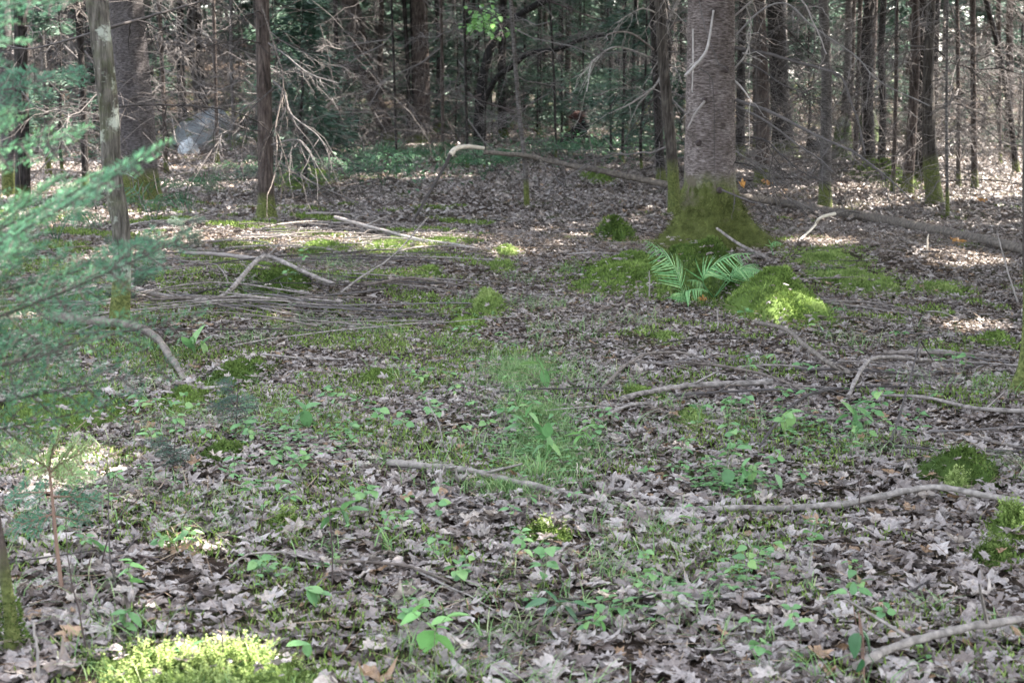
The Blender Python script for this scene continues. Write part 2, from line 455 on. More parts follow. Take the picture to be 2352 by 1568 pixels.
def crown_pts(n, hb, ht, rad, boughs, droop=.25, g=rng):
    zb = hb + (ht - hb) * g.random(boughs) ** 1.15
    az = g.random(boughs) * 2 * math.pi
    ln = rad * np.clip(1.08 - (zb - hb) / (ht - hb), .06, 1) ** .75 * (.55 + .55 * g.random(boughs))
    b = g.integers(0, boughs, n)
    t = g.random(n) ** .7
    lat = (g.random(n) - .5) * .55 * ln[b] * (1.05 - t) * 1.3
    ca, sa = np.cos(az[b]), np.sin(az[b])
    rr = t * ln[b]
    x = ca * rr - sa * lat; y = sa * rr + ca * lat
    z = zb[b] - droop * rr * rr / max(rad, .3) + .05 * g.standard_normal(n)
    d = np.stack([ca - sa * np.sign(lat) * .9, sa + ca * np.sign(lat) * .9, -.2 + .25 * g.standard_normal(n)], -1)
    return np.stack([x, y, z], -1), unit(d), b

def crown(mb, n, hb, ht, rad, boughs, L, W, base=None, cull=True, g=rng):
    p, d, b = crown_pts(n, hb, ht, rad, boughs, g=g)
    if base is not None: w = p + np.asarray(base)
    else: w = p
    if cull and base is not None:
        keep = ~((lit(w) | lit(w + d * L * .5) | lit(w + d * L)) & (g.random(n) < .985)); w = w[keep]; d = d[keep]; b = b[keep]  # leaves cut away so sun reaches the chosen flecks
    m = len(w)
    nrm = unit(np.array([0, 0, 1.]) + .55 * g.standard_normal((m, 3)))
    r = np.clip((b % 7) / 7 * .6 + .4 * g.random(m), 0, 1)
    kites(mb, w, d, nrm, L * (.6 + .8 * g.random(m)), W * (.6 + .8 * g.random(m)), r)

def dead_branch_mesh(seed, length, rad, mat, droop=.35, nt=14, dense=1.0):
    """bare side branch along +X, forking into fine twigs"""
    rs = np.random.default_rng(seed)
    mb = MB()
    n = 9
    t = np.linspace(0, 1, n)
    wob = np.cumsum(rs.standard_normal((n, 2)) * .045, 0)
    pts = np.stack([t * length * .95, wob[:, 0] * length, (wob[:, 1] - droop * t ** 1.6) * length], -1)
    pts -= pts[0]
    r0 = rs.random()
    tube(mb, pts, rad * (1 - .8 * t) + .0012, 5, r0)
    for k in range(nt):
        s = rs.uniform(.15, .98); i = s * (n - 1); a = pts[int(i)] * (1 - i % 1) + pts[min(int(i) + 1, n - 1)] * (i % 1)
        L = length * rs.uniform(.15, .5) * (1.15 - s * .7)
        dr = unit(np.array([rs.uniform(.3, 1), rs.choice([-1, 1]) * rs.uniform(.3, 1), rs.uniform(-.7, .25)]))
        m = 5; q = np.linspace(0, 1, m)[:, None]
        tw = a + dr * L * q + np.array([0, 0, -1]) * L * .3 * q ** 2 + np.cumsum(rs.standard_normal((m, 3)), 0) * L * .05 * (q > 0)
        tube(mb, tw, rad * .42 * (1 - .75 * q[:, 0]) + .001, 3, r0, False)
        for _ in range(int(rs.integers(1, 4) * dense)):
            j = rs.uniform(.2, .9) * (m - 1); a2 = tw[int(j)] * (1 - j % 1) + tw[min(int(j) + 1, m - 1)] * (j % 1)
            L2 = L * rs.uniform(.25, .6); d2 = unit(dr + rs.standard_normal(3) * .6 + np.array([0, 0, -.25]))
            q3 = np.linspace(0, 1, 3)[:, None]
            tube(mb, a2 + d2 * L2 * q3 + np.array([0, 0, -1]) * L2 * .2 * q3 ** 2, rad * .24 * (1 - .6 * q3[:, 0]) + .0008, 3, r0, False)
    return mb.mesh('dead_branch', mat, True)
DB = [dead_branch_mesh(40 + i, .9 + .16 * i,   .0058 + .0007 * (i % 4), M['twig'] if i % 9 else M['pale_twig'], .25 + .08 * (i % 5), 14 + i) for i in range(9)]

def add_dead_branches(root, n, zlo, zhi, line, radius, smin=.7, smax=1.5, az=None):
    for k in range(n):
        z = zlo + (zhi - zlo) * (k + random.random()) / n
        o = bpy.data.objects.new('dead_branch', random.choice(DB)); COL.objects.link(o)
        o.parent = root
        c = line(z)
        a = random.uniform(0, 2 * math.pi) if az is None else random.gauss(*az)
        o.location = (c[0] + math.cos(a) * radius * .7, c[1] + math.sin(a) * radius * .7, c[2])
        o.rotation_euler = (random.uniform(-.5, .5), random.uniform(-.35, .3), a)
        s = random.uniform(smin, smax)
        o.scale = (s, s, s)

# ------------------------------------------------------------------ trees
def trunk_mesh(path, rad, k, flare=.0, fz=.25, lobes=5, seed=0, rough=.03):
    """path: local points from the foot up; rad: radii"""
    rs = np.random.default_rng(seed)
    n = len(path); th = np.linspace(0, 2 * math.pi, k, endpoint=False)
    z = path[:, 2]
    ph = rs.random() * 6
    lob = .5 + .5 * np.cos(th * lobes + ph + .6 * np.sin(2 * th))
    fl = 1 + flare * np.exp(-np.clip(z, -.2, None) / fz)[:, None] * (.45 + .75 * lob[None])
    ang = 1 + .05 * np.sin(2 * th + ph)[None] + .03 * np.sin(3 * th + z[:, None] * 1.1)
    rr = rad[:, None] * fl * ang * (1 + rough * rs.standard_normal((n, k)))
    v = np.stack([path[:, 0:1] + rr * np.cos(th), path[:, 1:2] + rr * np.sin(th), np.repeat(z[:, None], k, 1)], -1)
    i = np.arange(n - 1)[:, None] * k; j = np.arange(k)[None, :]; j2 = (j + 1) % k
    f = np.stack([i + j, i + j2, i + k + j2, i + k + j], -1).reshape(-1, 4)
    return MB().add(v.reshape(-1, 3), f, rs.random())

def tree(name, label, pix, w0, w1, bark, H=11., y=None, flare=.35, fz=.18, k=14, cr=None, db=(8, .6, 3.4), seed=None, cat='tree', group=None, dbs=(.7, 1.5), rough=.03):
    """pix: centre line in photo points, foot first. w0 width at foot (before flare), w1 at the top of the frame (px)."""
    seed = random.randint(0, 10 ** 6) if seed is None else seed
    foot = P(*pix[0])
    if y is not None: foot = PD(pix[0][0], pix[0][1], y); foot[2] = float(hgt(foot[0], foot[1]))
    y0 = foot[1]
    pts = [np.array([foot[0], y0, foot[2] - .12])] + [PD(u, v, y0) for u, v in pix[1:]]
    pts[0][0] = foot[0]
    top = pts[-1]; d = pts[-1] - pts[-2]; d = d / max(d[2], .05)
    Hs = top[2]
    ext = [top + d * s * np.array([1 - .03 * s, 1, 1]) for s in np.linspace(.8, max(H - Hs, 1.0), 5)]
    n1 = max(8, int((Hs + .2) / .1)) if k > 15 else 12
    low = resample(pts, n1)
    path = np.vstack([low, np.array(ext)])
    path -= np.array([foot[0], foot[1], foot[2]])
    m = mpp(y0)
    zt = top[2] - foot[2]
    rad = np.interp(path[:, 2], [0, zt, H], [w0 * m / 2, w1 * m / 2, w1 * m / 2 * .25])
    root = thing(name, foot, label, cat, group)
    mb = trunk_mesh(path, rad, k, flare, fz, random.choice([3, 4, 5]), seed, rough)
    o = bpy.data.objects.new('trunk', mb.mesh('trunk', M[bark])); COL.objects.link(o); o.parent = root
    line = lambda z: np.array([np.interp(z, path[:, 2], path[:, 0]), np.interp(z, path[:, 2], path[:, 1]), z])
    if db and db[0]: add_dead_branches(root, db[0], db[1], db[2], line, w0 * m / 2, *dbs)
    if cr:
        n, hb, rd, L, W = cr
        c = MB(); tp = line(H * .7)
        b0 = np.array([foot[0] + tp[0], foot[1] + tp[1], foot[2]])
        crown(c, n, hb, H, rd, max(24, int(n / 60)), L, W, base=b0)
        c.build('crown', M['canopy'], root)
    return root, line, y0

CR = (4800, 4.2, 2.8, .34, .06)     # crown high above the frame
T = {}
T['big'] = tree('fir_tree', 'thick grey fir with moss covered flaring foot behind the fern', [(1645, 585), (1632, 470), (1630, 300), (1632, 0)], 121, 103, 'fir_bark', 15, y=13.7, flare=.0, k=40, cr=(5200, 4.4, 3.0, .34, .055), db=(5, 1.9, 3.6), rough=.012)
T['fir_l'] = tree('fir_tree', 'stout dark fir with ringed bark just behind the lichen spotted trunk', [(318, 462), (312, 300), (298, 120), (290, 0)], 94, 78, 'fir_bark_plain', 14, flare=.25, k=28, cr=(3600, 4.6, 2.6, .34, .055), db=(9, .7, 3.4), rough=.012)
T['lichen'] = tree('maple_tree', 'slim leaning trunk with pale lichen spots behind the fir boughs', [(268, 766), (280, 560), (258, 400), (248, 240), (232, 90), (222, 0)], 36, 46, 'lichen_bark', 10, flare=.5, k=18, cr=None, db=None, rough=.035)
T['slim'] = tree('spruce_tree', 'slim brown spruce standing alone at the back edge of the brush pile', [(612, 503), (610, 380), (606, 200), (602, 0)], 35, 29, 'spruce_bark', 12, flare=.7, fz=.1, k=16, cr=CR, db=(16, .5, 3.0), dbs=(.5, 1.1))
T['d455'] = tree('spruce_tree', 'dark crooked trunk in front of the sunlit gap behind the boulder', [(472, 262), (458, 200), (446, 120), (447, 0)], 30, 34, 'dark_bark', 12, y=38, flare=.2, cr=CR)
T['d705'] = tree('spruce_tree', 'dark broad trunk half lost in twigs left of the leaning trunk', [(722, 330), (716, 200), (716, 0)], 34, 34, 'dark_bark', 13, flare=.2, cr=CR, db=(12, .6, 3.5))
T['lean'] = tree('spruce_tree', 'leaning brown trunk with a sunlit right edge, slanting up to the left', [(912, 333), (868, 250), (836, 140), (804, 0)], 36, 42, 'spruce_bark', 11, flare=.2, k=18, cr=CR, db=(8, .6, 3.5))
T['t8'] = tree('spruce_tree', 'straight grey brown trunk between thin dark stems in the middle distance', [(968, 335), (968, 200), (963, 0)], 37, 34, 'spruce_bark', 13, flare=.15, k=18, cr=CR)
T['t9'] = tree('spruce_tree', 'thin dark stem touching the left side of the straight grey brown trunk', [(940, 335), (937, 170), (928, 0)], 10, 9, 'dark_bark', 9, cr=(1500, 4.5, 1.6, .34, .05), db=(7, .5, 3.4))
T['t10'] = tree('spruce_tree', 'bare dark pole pressed close to the straight grey brown trunk', [(951, 333), (950, 170), (945, 0)], 11, 9, 'dark_bark', 9, cr=None, db=(4, .6, 3.2))
T['t11'] = tree('spruce_tree', 'thin grey pole right of the straight grey brown trunk', [(1017, 290), (1015, 150), (1012, 0)], 8, 7, 'spruce_bark', 9, y=27, cr=(1200, 4.5, 1.4, .34, .05), db=(8, .5, 3.6))
T['t12'] = tree('spruce_tree', 'thin dark pole left of the arching dark stem', [(1074, 300), (1069, 150), (1065, 0)], 7, 6, 'dark_bark', 9, y=26, cr=(1200, 4.5, 1.4, .34, .05), db=(8, .5, 3.6))
T['t13'] = tree('spruce_tree', 'very thin pole beside the top of the leaning trunk', [(911, 310), (905, 160), (899, 0)], 6, 5, 'dark_bark', 8, y=25, cr=None, db=(7, .5, 3.2))
T['t14'] = tree('sapling', 'spindly grey sapling rising through the bent end of the long log', [(1211, 477), (1206, 380), (1190, 230), (1173, 0)], 12, 8, 'grey_bark', 6, flare=.2, k=8, cr=None, db=(9, .3, 2.6), dbs=(.4, .9))
T['t15'] = tree('sapling', 'thin dark pole between the arching stem and the broken stump', [(1278, 320), (1272, 160), (1262, 0)], 6, 5, 'dark_bark', 8, y=28, cr=None, db=(8, .4, 3.6))
T['t16'] = tree('sapling', 'short dark stem right of the broken stump', [(1404, 330), (1402, 200), (1398, 60)], 6, 5, 'dark_bark', 7, y=28, cr=None, db=(6, .4, 3.2))
T['t19'] = tree('spruce_tree', 'twin dark stem with mossy foot tight behind the left of the big fir', [(1553, 492), (1542, 350), (1524, 150), (1516, 0)], 27, 26, 'moss_bark', 12, flare=.5, k=16, cr=CR, db=(14, .5, 3.2))
T['t19b'] = tree('spruce_tree', 'dark twiggy trunk left of the big fir, hung with pale dead branches', [(1520, 420), (1508, 200), (1500, 0)], 20, 18, 'dark_bark', 11, cr=CR, db=(14, .5, 3.4))
T['a'] = tree('spruce_tree', 'trunk with a bright sunlit stripe, first of the row right of the big fir', [(1750, 428), (1752, 300), (1750, 150), (1742, 0)], 32, 24, 'spruce_bark', 12, k=18, cr=None, db=(9, .5, 3.2))
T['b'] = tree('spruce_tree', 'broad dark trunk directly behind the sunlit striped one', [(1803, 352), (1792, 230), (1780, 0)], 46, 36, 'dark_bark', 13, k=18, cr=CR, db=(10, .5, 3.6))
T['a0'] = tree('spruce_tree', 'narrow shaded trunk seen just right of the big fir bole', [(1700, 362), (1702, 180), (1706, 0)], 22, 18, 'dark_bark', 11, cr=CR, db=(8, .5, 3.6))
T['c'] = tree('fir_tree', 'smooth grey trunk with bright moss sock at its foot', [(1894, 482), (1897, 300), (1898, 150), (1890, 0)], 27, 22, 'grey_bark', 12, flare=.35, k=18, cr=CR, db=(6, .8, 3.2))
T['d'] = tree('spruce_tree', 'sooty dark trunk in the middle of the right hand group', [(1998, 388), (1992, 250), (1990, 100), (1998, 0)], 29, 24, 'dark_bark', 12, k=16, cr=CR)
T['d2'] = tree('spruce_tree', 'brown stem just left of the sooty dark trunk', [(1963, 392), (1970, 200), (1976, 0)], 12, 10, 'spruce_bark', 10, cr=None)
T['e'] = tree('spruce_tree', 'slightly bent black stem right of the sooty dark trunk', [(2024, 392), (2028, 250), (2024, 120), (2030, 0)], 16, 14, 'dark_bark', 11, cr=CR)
T['f'] = tree('spruce_tree', 'thin pole between the black stem and the paired trunks', [(2050, 446), (2057, 250), (2060, 0)], 10, 8, 'spruce_bark', 9, cr=None, db=(9, .4, 3.2))
T['g'] = tree('spruce_tree', 'brown trunk leaning against the left of the paired trunks', [(2082, 447), (2096, 280), (2104, 120), (2102, 0)], 24, 16, 'spruce_bark', 11, k=14, cr=CR)
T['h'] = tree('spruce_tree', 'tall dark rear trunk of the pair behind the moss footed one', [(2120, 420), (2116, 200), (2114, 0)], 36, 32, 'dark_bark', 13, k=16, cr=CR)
T['i'] = tree('spruce_tree', 'moss footed dark trunk in front of the tall pair on the right', [(2152, 472), (2136, 350), (2132, 200), (2140, 0)], 40, 16, 'moss_bark', 10, flare=.15, k=18, cr=None, db=(6, 1, 3.2))
T['j'] = tree('sapling', 'pencil thin sapling right of the moss footed trunk', [(2178, 500), (2174, 250), (2176, 0)], 8, 6, 'grey_bark', 6, k=7, cr=None, db=(10, .3, 2.6), dbs=(.4, .8))
T['k'] = tree('spruce_tree', 'slender brown pole halfway between the moss footed trunk and the edge', [(2202, 433), (2201, 200), (2198, 0)], 10, 8, 'spruce_bark', 10, cr=None)
T['l'] = tree('spruce_tree', 'straight dark red brown pole right of the slender one', [(2240, 437), (2236, 200), (2234, 0)], 16, 13, 'spruce_bark', 11, cr=CR)
T['m'] = tree('spruce_tree', 'dark stem leaning left near the right picture edge', [(2338, 400), (2316, 230), (2290, 100), (2264, 0)], 14, 12, 'dark_bark', 10, cr=None)
T['n'] = tree('spruce_tree', 'very thin upright stem beside the left leaning one', [(2298, 380), (2296, 150), (2296, 0)], 7, 6, 'spruce_bark', 9, cr=CR)
T['edge'] = tree('maple_tree', 'mossy footed trunk cut off by the right picture edge', [(2372, 905), (2368, 700), (2365, 400), (2370, 0)], 34, 30, 'moss_bark', 9, flare=2.6, fz=.12, k=20, cr=None, db=None)
T['w1'] = tree('spruce_tree', 'shaded trunk behind the fir boughs near the left picture edge', [(52, 470), (50, 250), (46, 0)], 32, 28, 'dark_bark', 12, cr=CR)
T['w2'] = tree('spruce_tree', 'narrow dark stem left of the lichen spotted trunk', [(196, 440), (190, 200), (176, 0)], 15, 13, 'dark_bark', 11, cr=CR)
T['w3'] = tree('snag', 'pale dead snag catching sun behind the fir boughs', [(112, 420), (104, 200), (96, 88)], 13, 12, 'grey_bark', 5.5, y=24, cr=None, db=(6, 1.5, 3.2))
T['w4'] = tree('spruce_tree', 'thin brown pole left of the slim lone spruce', [(498, 340), (494, 150), (490, 0)], 8, 7, 'spruce_bark', 9, y=27, cr=None, db=(10, .5, 3.4))
T['w5'] = tree('spruce_tree', 'thin pole between the stout dark fir and the sunlit gap', [(380, 330), (372, 150), (365, 0)], 9, 8, 'spruce_bark', 9, y=25, cr=None, db=(9, .5, 3.4))
T['w6'] = tree('spruce_tree', 'grey pole with hanging twigs right of the slim lone spruce', [(668, 350), (660, 150), (655, 0)], 9, 8, 'grey_bark', 9, cr=None, db=(12, .4, 3.2))
T['w7'] = tree('spruce_tree', 'twiggy dark pole between broad dark trunk and leaning trunk', [(778, 345), (774, 150), (770, 0)], 12, 10, 'dark_bark', 10, cr=CR, db=(13, .4, 3.4))
T['w8'] = tree('spruce_tree', 'thin far pole just left of the big fir among pale twigs', [(1450, 340), (1455, 150), (1460, 0)], 9, 8, 'dark_bark', 10, cr=CR, db=(12, .4, 3.4))

# the big fir's mossy foot: a flaring skirt with roots, and its own bare branches
root, line, yb = T['big']
foot = np.array(root.location)
def big_foot():
    k, n = 150, 44
    th = np.linspace(0, 2 * math.pi, k, endpoint=False)
    zz = np.linspace(-.14, .62, n)
    roots = [(R(-160), 1.0), (R(-25), 1.25), (R(-95), .55), (R(60), .8), (R(150), .8)]
    base = 124 * mpp(yb) / 2
    v = []
    for z in zz:
        q = max(0, 1 - (z + .02) / .58)
        rr = base * (1.0 + .56 * q ** 2.3) + .012 - .040 * np.clip((z - .40 - .07 * np.sin(3 * th + 1) - .05 * np.sin(7 * th) - .03 * np.sin(13 * th + 2) - .02 * np.sin(29 * th)) / .13, 0, 1)
        lob = np.zeros(k)
        for a, w in roots:
            dlt = (th - a + math.pi) % (2 * math.pi) - math.pi
            lob += w * np.exp(-(dlt / .38) ** 2)
        r = rr + lob * .30 * q ** 2.6 + .0045 * rng.standard_normal(k)
        cx = line(max(z, 0))
        v.append(np.stack([cx[0] + r * np.cos(th), cx[1] + r * np.sin(th), np.full(k, z)], -1))
    v = np.concatenate(v)
    i = np.arange(n - 1)[:, None] * k; j = np.arange(k)[None, :]; j2 = (j + 1) % k
    f = np.stack([i + j, i + j2, i + k + j2, i + k + j], -1).reshape(-1, 4)
    mb = MB().add(v, f, .25)
    # short fuzz of moss
    sel = rng.integers(0, len(v), 13000)
    sel = sel[v[sel, 2] < .50 - .16 * rng.random(len(sel))]
    c = v[sel] + .012 * rng.standard_normal((len(sel), 3))
    cen = np.array([line(max(z, 0)) for z in c[:, 2]])
    out = unit((c - cen) * np.array([1, 1, 0])) + .5 * rng.standard_normal((len(sel), 3)) + np.array([0, 0, .2])
    kites(mb, c, unit(out), unit(rng.standard_normal((len(sel), 3))), .022 * (.5 + rng.random(len(sel))), np.full(len(sel), .003), rng.random(len(sel)))
    o = bpy.data.objects.new('root_flare', mb.mesh('root_flare', M['fir_foot'])); COL.objects.link(o); o.parent = root
    return o
def foot_mat():
    m, n, l, b = mat_base('fir_foot', .95, .1)
    tc = n.new('ShaderNodeTexCoord')
    r = ramp(n, [(0, (.042, .052, .015)), (.25, (.082, .094, .028)), (.6, (.12, .135, .038)), (1, (.20, .21, .075))]); l.new(attr(n), r.inputs[0])
    t = noise(n, l, 13, 6, tc.outputs['Object'], .7)
    rr = ramp(n, [(.3, (.4, .4, .4)), (.7, (1.25, 1.25, 1.25))]); l.new(t.outputs['Fac'], rr.inputs[0])
    c = mixc(n, l, 1.0, r.outputs[0], rr.outputs[0], 'MULTIPLY')
    t2 = noise(n, l, 6.5, 6, tc.outputs['Object'], .7)
    sp = n.new('ShaderNodeSeparateXYZ'); l.new(tc.outputs['Object'], sp.inputs[0])
    ma = n.new('ShaderNodeMath'); ma.operation = 'MULTIPLY_ADD'; ma.inputs[1].default_value = .55; l.new(sp.outputs['Z'], ma.inputs[0]); l.new(t2.outputs['Fac'], ma.inputs[2])
    r2 = ramp(n, [(.74, (0, 0, 0)), (.86, (.8, .8, .8))]); l.new(ma.outputs[0], r2.inputs[0])
    c = mixc(n, l, r2.outputs[0], c, (.105, .085, .07))
    l.new(c, b.inputs['Base Color']); bump(n, l, b, t.outputs['Fac'], .8, .03)
    return m
M['fir_foot'] = foot_mat()
big_foot()

def C3(x, y): return (1568 + .3335 * x, .3335 * y)
def C1(x, y): return (.3335 * x, .3335 * y)
def C2(x, y): return (784 + .3335 * x, .3335 * y)
def branch_px(parent, px, y0, dy, w0, w1, mat='twig', twigs=0, k=6, name='dead_branch', L=.3):
    """a branch of its own, from photo points, running from depth y0 by dy metres"""
    n = len(px)
    pts = [PD(u, v, y0 + dy * i / max(n - 1, 1)) for i, (u, v) in enumerate(px)]
    q = resample(pts, max(10, 5 * n))
    q += np.cumsum(rng.standard_normal(q.shape), 0) * .0015 * mpp(y0) / .004
    m = mpp(y0)
    rad = np.linspace(w0 * m / 2, w1 * m / 2, len(q))
    mb = MB(); r = random.random()
    tube(mb, q, rad, k, r)
    for _ in range(twigs):
        i = random.randint(len(q) // 5, len(q) - 1)
        d = unit(q[min(i + 1, len(q) - 1)] - q[i - 1])
        dr = unit(d * random.uniform(.3, 1) + rng.standard_normal(3) * np.array([.5, .5, .35]) + np.array([0, 0, -.45]))
        Lk = L * random.uniform(.4, 1.3); t = np.linspace(0, 1, 5)[:, None]
        tw = q[i] + dr * Lk * t + np.array([0, 0, -1]) * Lk * .25 * t ** 2 + np.cumsum(rng.standard_normal((5, 3)), 0) * Lk * .05 * (t > 0)
        tube(mb, tw, rad[i] * .5 * (1 - .7 * t[:, 0]) + .0008, 4, r, False)
        for _ in range(2):
            j = random.randint(1, 4); d2 = unit(dr + rng.standard_normal(3) * .6); t3 = np.linspace(0, 1, 3)[:, None]
            tube(mb, tw[j] + d2 * Lk * .4 * t3, rad[i] * .3 * (1 - .6 * t3[:, 0]) + .0006, 3, r, False)
    return mb.build(name, M[mat], parent)

BIGB = [([(345, 330), (600, 370), (800, 430), (960, 470), (1090, 525), (1160, 700), (1220, 880), (1250, 1050)], -.7, 9, 3, 'twig', 7),
        ([(365, 690), (600, 770), (820, 880), (1040, 980), (1220, 1070), (1430, 1230), (1600, 1390)], -1.0, 9, 2.5, 'twig', 8),
        ([(365, 420), (520, 470), (700, 590), (850, 640)], -.5, 5, 2, 'twig', 5),
        ([(370, 730), (600, 850), (800, 1000), (950, 1100), (1040, 1180)], -.9, 6, 2, 'twig', 5),
        ([(350, 260), (560, 60), (730, 30), (900, 180), (1200, 390), (1360, 560), (1700, 730)], -.6, 5, 2.5, 'twig', 8),
        ([(345, 120), (600, -60), (815, 0), (900, 150), (970, 290), (1000, 380)], -.8, 5, 2.5, 'pale_twig', 5),
        ([(370, 940), (560, 960), (660, 1050), (800, 1170), (1000, 1270)], -.8, 5, 2, 'twig', 5),
        ([(360, 1120), (480, 1150), (600, 1260)], -.5, 4, 1.5, 'twig', 3),
        ([(360, 560), (420, 620), (470, 690)], -.5, 5, 2, 'pale_twig', 2),
        ([(350, 480), (440, 360), (470, 180), (440, 60)], -.3, 5, 2, 'pale_twig', 5)]
for px, dy, w0, w1, mt, tw in BIGB:
    branch_px(root, [C3(*q) for q in px], yb - .05, dy, w0, w1, mt, tw)
yf = yb - .27
for px, dy, w0, w1, mt, tw in [([(215, 75), (190, 250), (165, 350), (100, 440), (20, 520)], -.3, 5, 8, 'pale_twig', 1), ([(150, 700), (90, 780), (30, 890)], -.25, 7, 4, 'pale_twig', 1),
                               ([(110, -20), (150, 180), (200, 330), (250, 450)], -.15, 3, 2, 'twig', 2), ([(70, 200), (72, 420), (62, 640)], -.12, 4, 3, 'pale_twig', 0),
                               ([(110, 470), (180, 520), (210, 640), (215, 1190)], -.10, 2.5, 1.5, 'twig', 2), ([(270, 1310), (460, 1390), (560, 1420)], -.3, 5, 2.5, 'twig', 2)]:
    branch_px(root, [C3(*q) for q in px], yf, dy, w0, w1, mt, tw, L=.14)
for (x, y2) in [(210, 85), (150, 695), (110, 985), (255, 1310), (300, 480)]:      # dark branch knots on the bole
    p = PD(*C3(x, y2), yf + .03); mb = MB()
    tube(mb, np.array([p, p + np.array([0, -.025, -.004])]), [.030, .018], 8, .1)
    mb.build('branch_stub', M['dark_twig'], root)
# bare branches left of the big fir
r19 = T['t19b'][0]
y19 = T['t19b'][2]
for px, dy, w0, w1, mt, tw in [([(2330, -10), (2250, 150), (2210, 380), (2180, 560), (2020, 690), (1880, 760)], -1.5, 8, 3, 'pale_twig', 10),
                               ([(2150, 340), (1990, 230), (1840, 235), (1830, 280)], -2, 5, 2, 'pale_twig', 6), ([(2140, 400), (1900, 320), (1750, 400), (1720, 450), (1700, 620)], -2, 5, 2, 'pale_twig', 5),
                               ([(2180, 420), (2300, 460), (2351, 560)], -1.4, 4, 2, 'pale_twig', 4), ([(2190, 100), (2060, 60), (1900, 150)], -1.2, 4, 2, 'pale_twig', 6),
                               ([(2200, 640), (2120, 720), (2000, 900), (1960, 1000)], -1.6, 4, 2, 'twig', 6)]:
    branch_px(r19, [C2(*q) for q in px], y19 - .1, dy, w0, w1, mt, tw, L=.45)
# bare branches of the slim spruce
rs_, ys_ = T['slim'][0], T['slim'][2]
for px, dy, w0, w1, mt, tw in [([(1800, 30), (1900, 350), (1950, 560), (1900, 850), (1910, 1000), (1890, 1200), (1840, 1340)], -1.2, 4.5, 2.2, 'log_bark', 9),
                               ([(1880, 610), (1720, 750), (1660, 830)], -.9, 4, 2, 'twig', 5), ([(1880, 560), (1960, 640), (2010, 790), (2180, 920), (2240, 1000)], -1.2, 5, 2, 'twig', 7),
                               ([(1850, 300), (1960, 380), (2140, 520), (2330, 580)], -1.0, 4, 2, 'twig', 6), ([(1800, 300), (1650, 270), (1500, 300), (1300, 360)], -1.0, 4, 2, 'twig', 6),
                               ([(1790, 900), (1600, 900), (1480, 1010), (1330, 1250)], -1.2, 4, 2, 'twig', 8), ([(1870, 1000), (2050, 960), (2150, 1050)], -1, 4, 2, 'twig', 6)]:
    branch_px(rs_, [C1(*q) for q in px], ys_ - .05, dy, w0, w1, mt, tw, L=.5)
rl_, yl_ = T['lichen'][0], T['lichen'][2]
for px, dy, w0, w1, mt, tw in [([(640, 760), (950, 725), (1300, 735), (1550, 760), (1750, 830), (1880, 950)], 1.6, 6, 2, 'twig', 12),
                               ([(720, 200), (900, 150), (1120, 90), (1360, 20), (1600, -60)], 1.5, 9, 4, 'twig', 9), ([(690, 210), (450, 280), (200, 330), (0, 300)], 1.0, 6, 3, 'twig', 5),
                               ([(700, 1170), (850, 1190), (940, 1230)], -.5, 4, 2, 'twig', 2)]:
    branch_px(rl_, [C1(*q) for q in px], yl_, dy, w0, w1, mt, tw, L=.32)

# arching dark stems of a half fallen tree
foot = P(1099, 352)
ar = thing('arched_tree', foot, 'black stem arching over to the right in the middle distance', 'tree')
y0 = foot[1]
mb = MB(); q = resample([PD(u, v, y0 + .12 * i) for i, (u, v) in enumerate([(1098, 354), (1099, 290), (1100, 265), (1104, 217), (1117, 143), (1137, 87), (1174, 50), (1217, 20), (1258, 0), (1320, -30)])], 40)
tube(mb, q, np.linspace(13, 7, 40) * mpp(y0), 8, .3, wob=.06); mb.build('trunk', M['black_wood'], ar)
mb = MB(); q = resample([PD(u, v, y0 - .1 * i) for i, (u, v) in enumerate([(1104, 255), (1111, 233), (1141, 180), (1181, 150), (1217, 123), (1284, 113), (1331, 93), (1398, 78), (1460, 60)])], 40)
tube(mb, q, np.linspace(8, 3.5, 40) * mpp(y0), 6, .3, wob=.06); mb.build('limb', M['black_wood'], ar)
for px in [[(1111, 233), (1060, 210), (1030, 208)], [(1106, 236), (1150, 245), (1185, 260)], [(1258, 0), (1320, 25), (1400, 52), (1460, 60)], [(1104, 217), (1060, 240), (1015, 290)]]:
    branch_px(ar, px, y0, -.4, 5, 2, 'dark_twig', 5, name='limb', L=.5)

# ------------------------------------------------------------------ trees further back, and the ones added to shade the clearing
def far_tree(x, y, H, w, kind, label, group, low, name='spruce_tree', n=1500, rad=1.6, db=5, mat='far_needles', bark='spruce_bark'):
    z = float(hgt(x, y)); rt = thing(name, (x, y, z), label, 'tree', group)
    zs = np.concatenate([[-.15, 0, .15], np.linspace(.6, H, 9)])
    path = np.stack([np.cumsum(rng.standard_normal(len(zs)) * .03), np.cumsum(rng.standard_normal(len(zs)) * .03), zs], -1)
    o = bpy.data.objects.new('trunk', trunk_mesh(path, np.interp(zs, [0, H], [w / 2, w * .12]), 9, .3, .15, 4, random.randint(0, 10 ** 6)).mesh('trunk', M[bark]))
    COL.objects.link(o); o.parent = rt
    if db: add_dead_branches(rt, db, .5, 4.0, lambda q: np.array([0, 0, q]), w / 2, .8, 1.8)
    if n:
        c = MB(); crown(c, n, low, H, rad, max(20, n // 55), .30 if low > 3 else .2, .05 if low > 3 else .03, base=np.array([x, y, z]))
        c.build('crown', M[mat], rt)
    return rt
placed = [np.array(t[0].location)[:2] for t in T.values()]
def free(x, y, d):
    return all((x - q[0]) ** 2 + (y - q[1]) ** 2 > d * d for q in placed)
cnt = 0
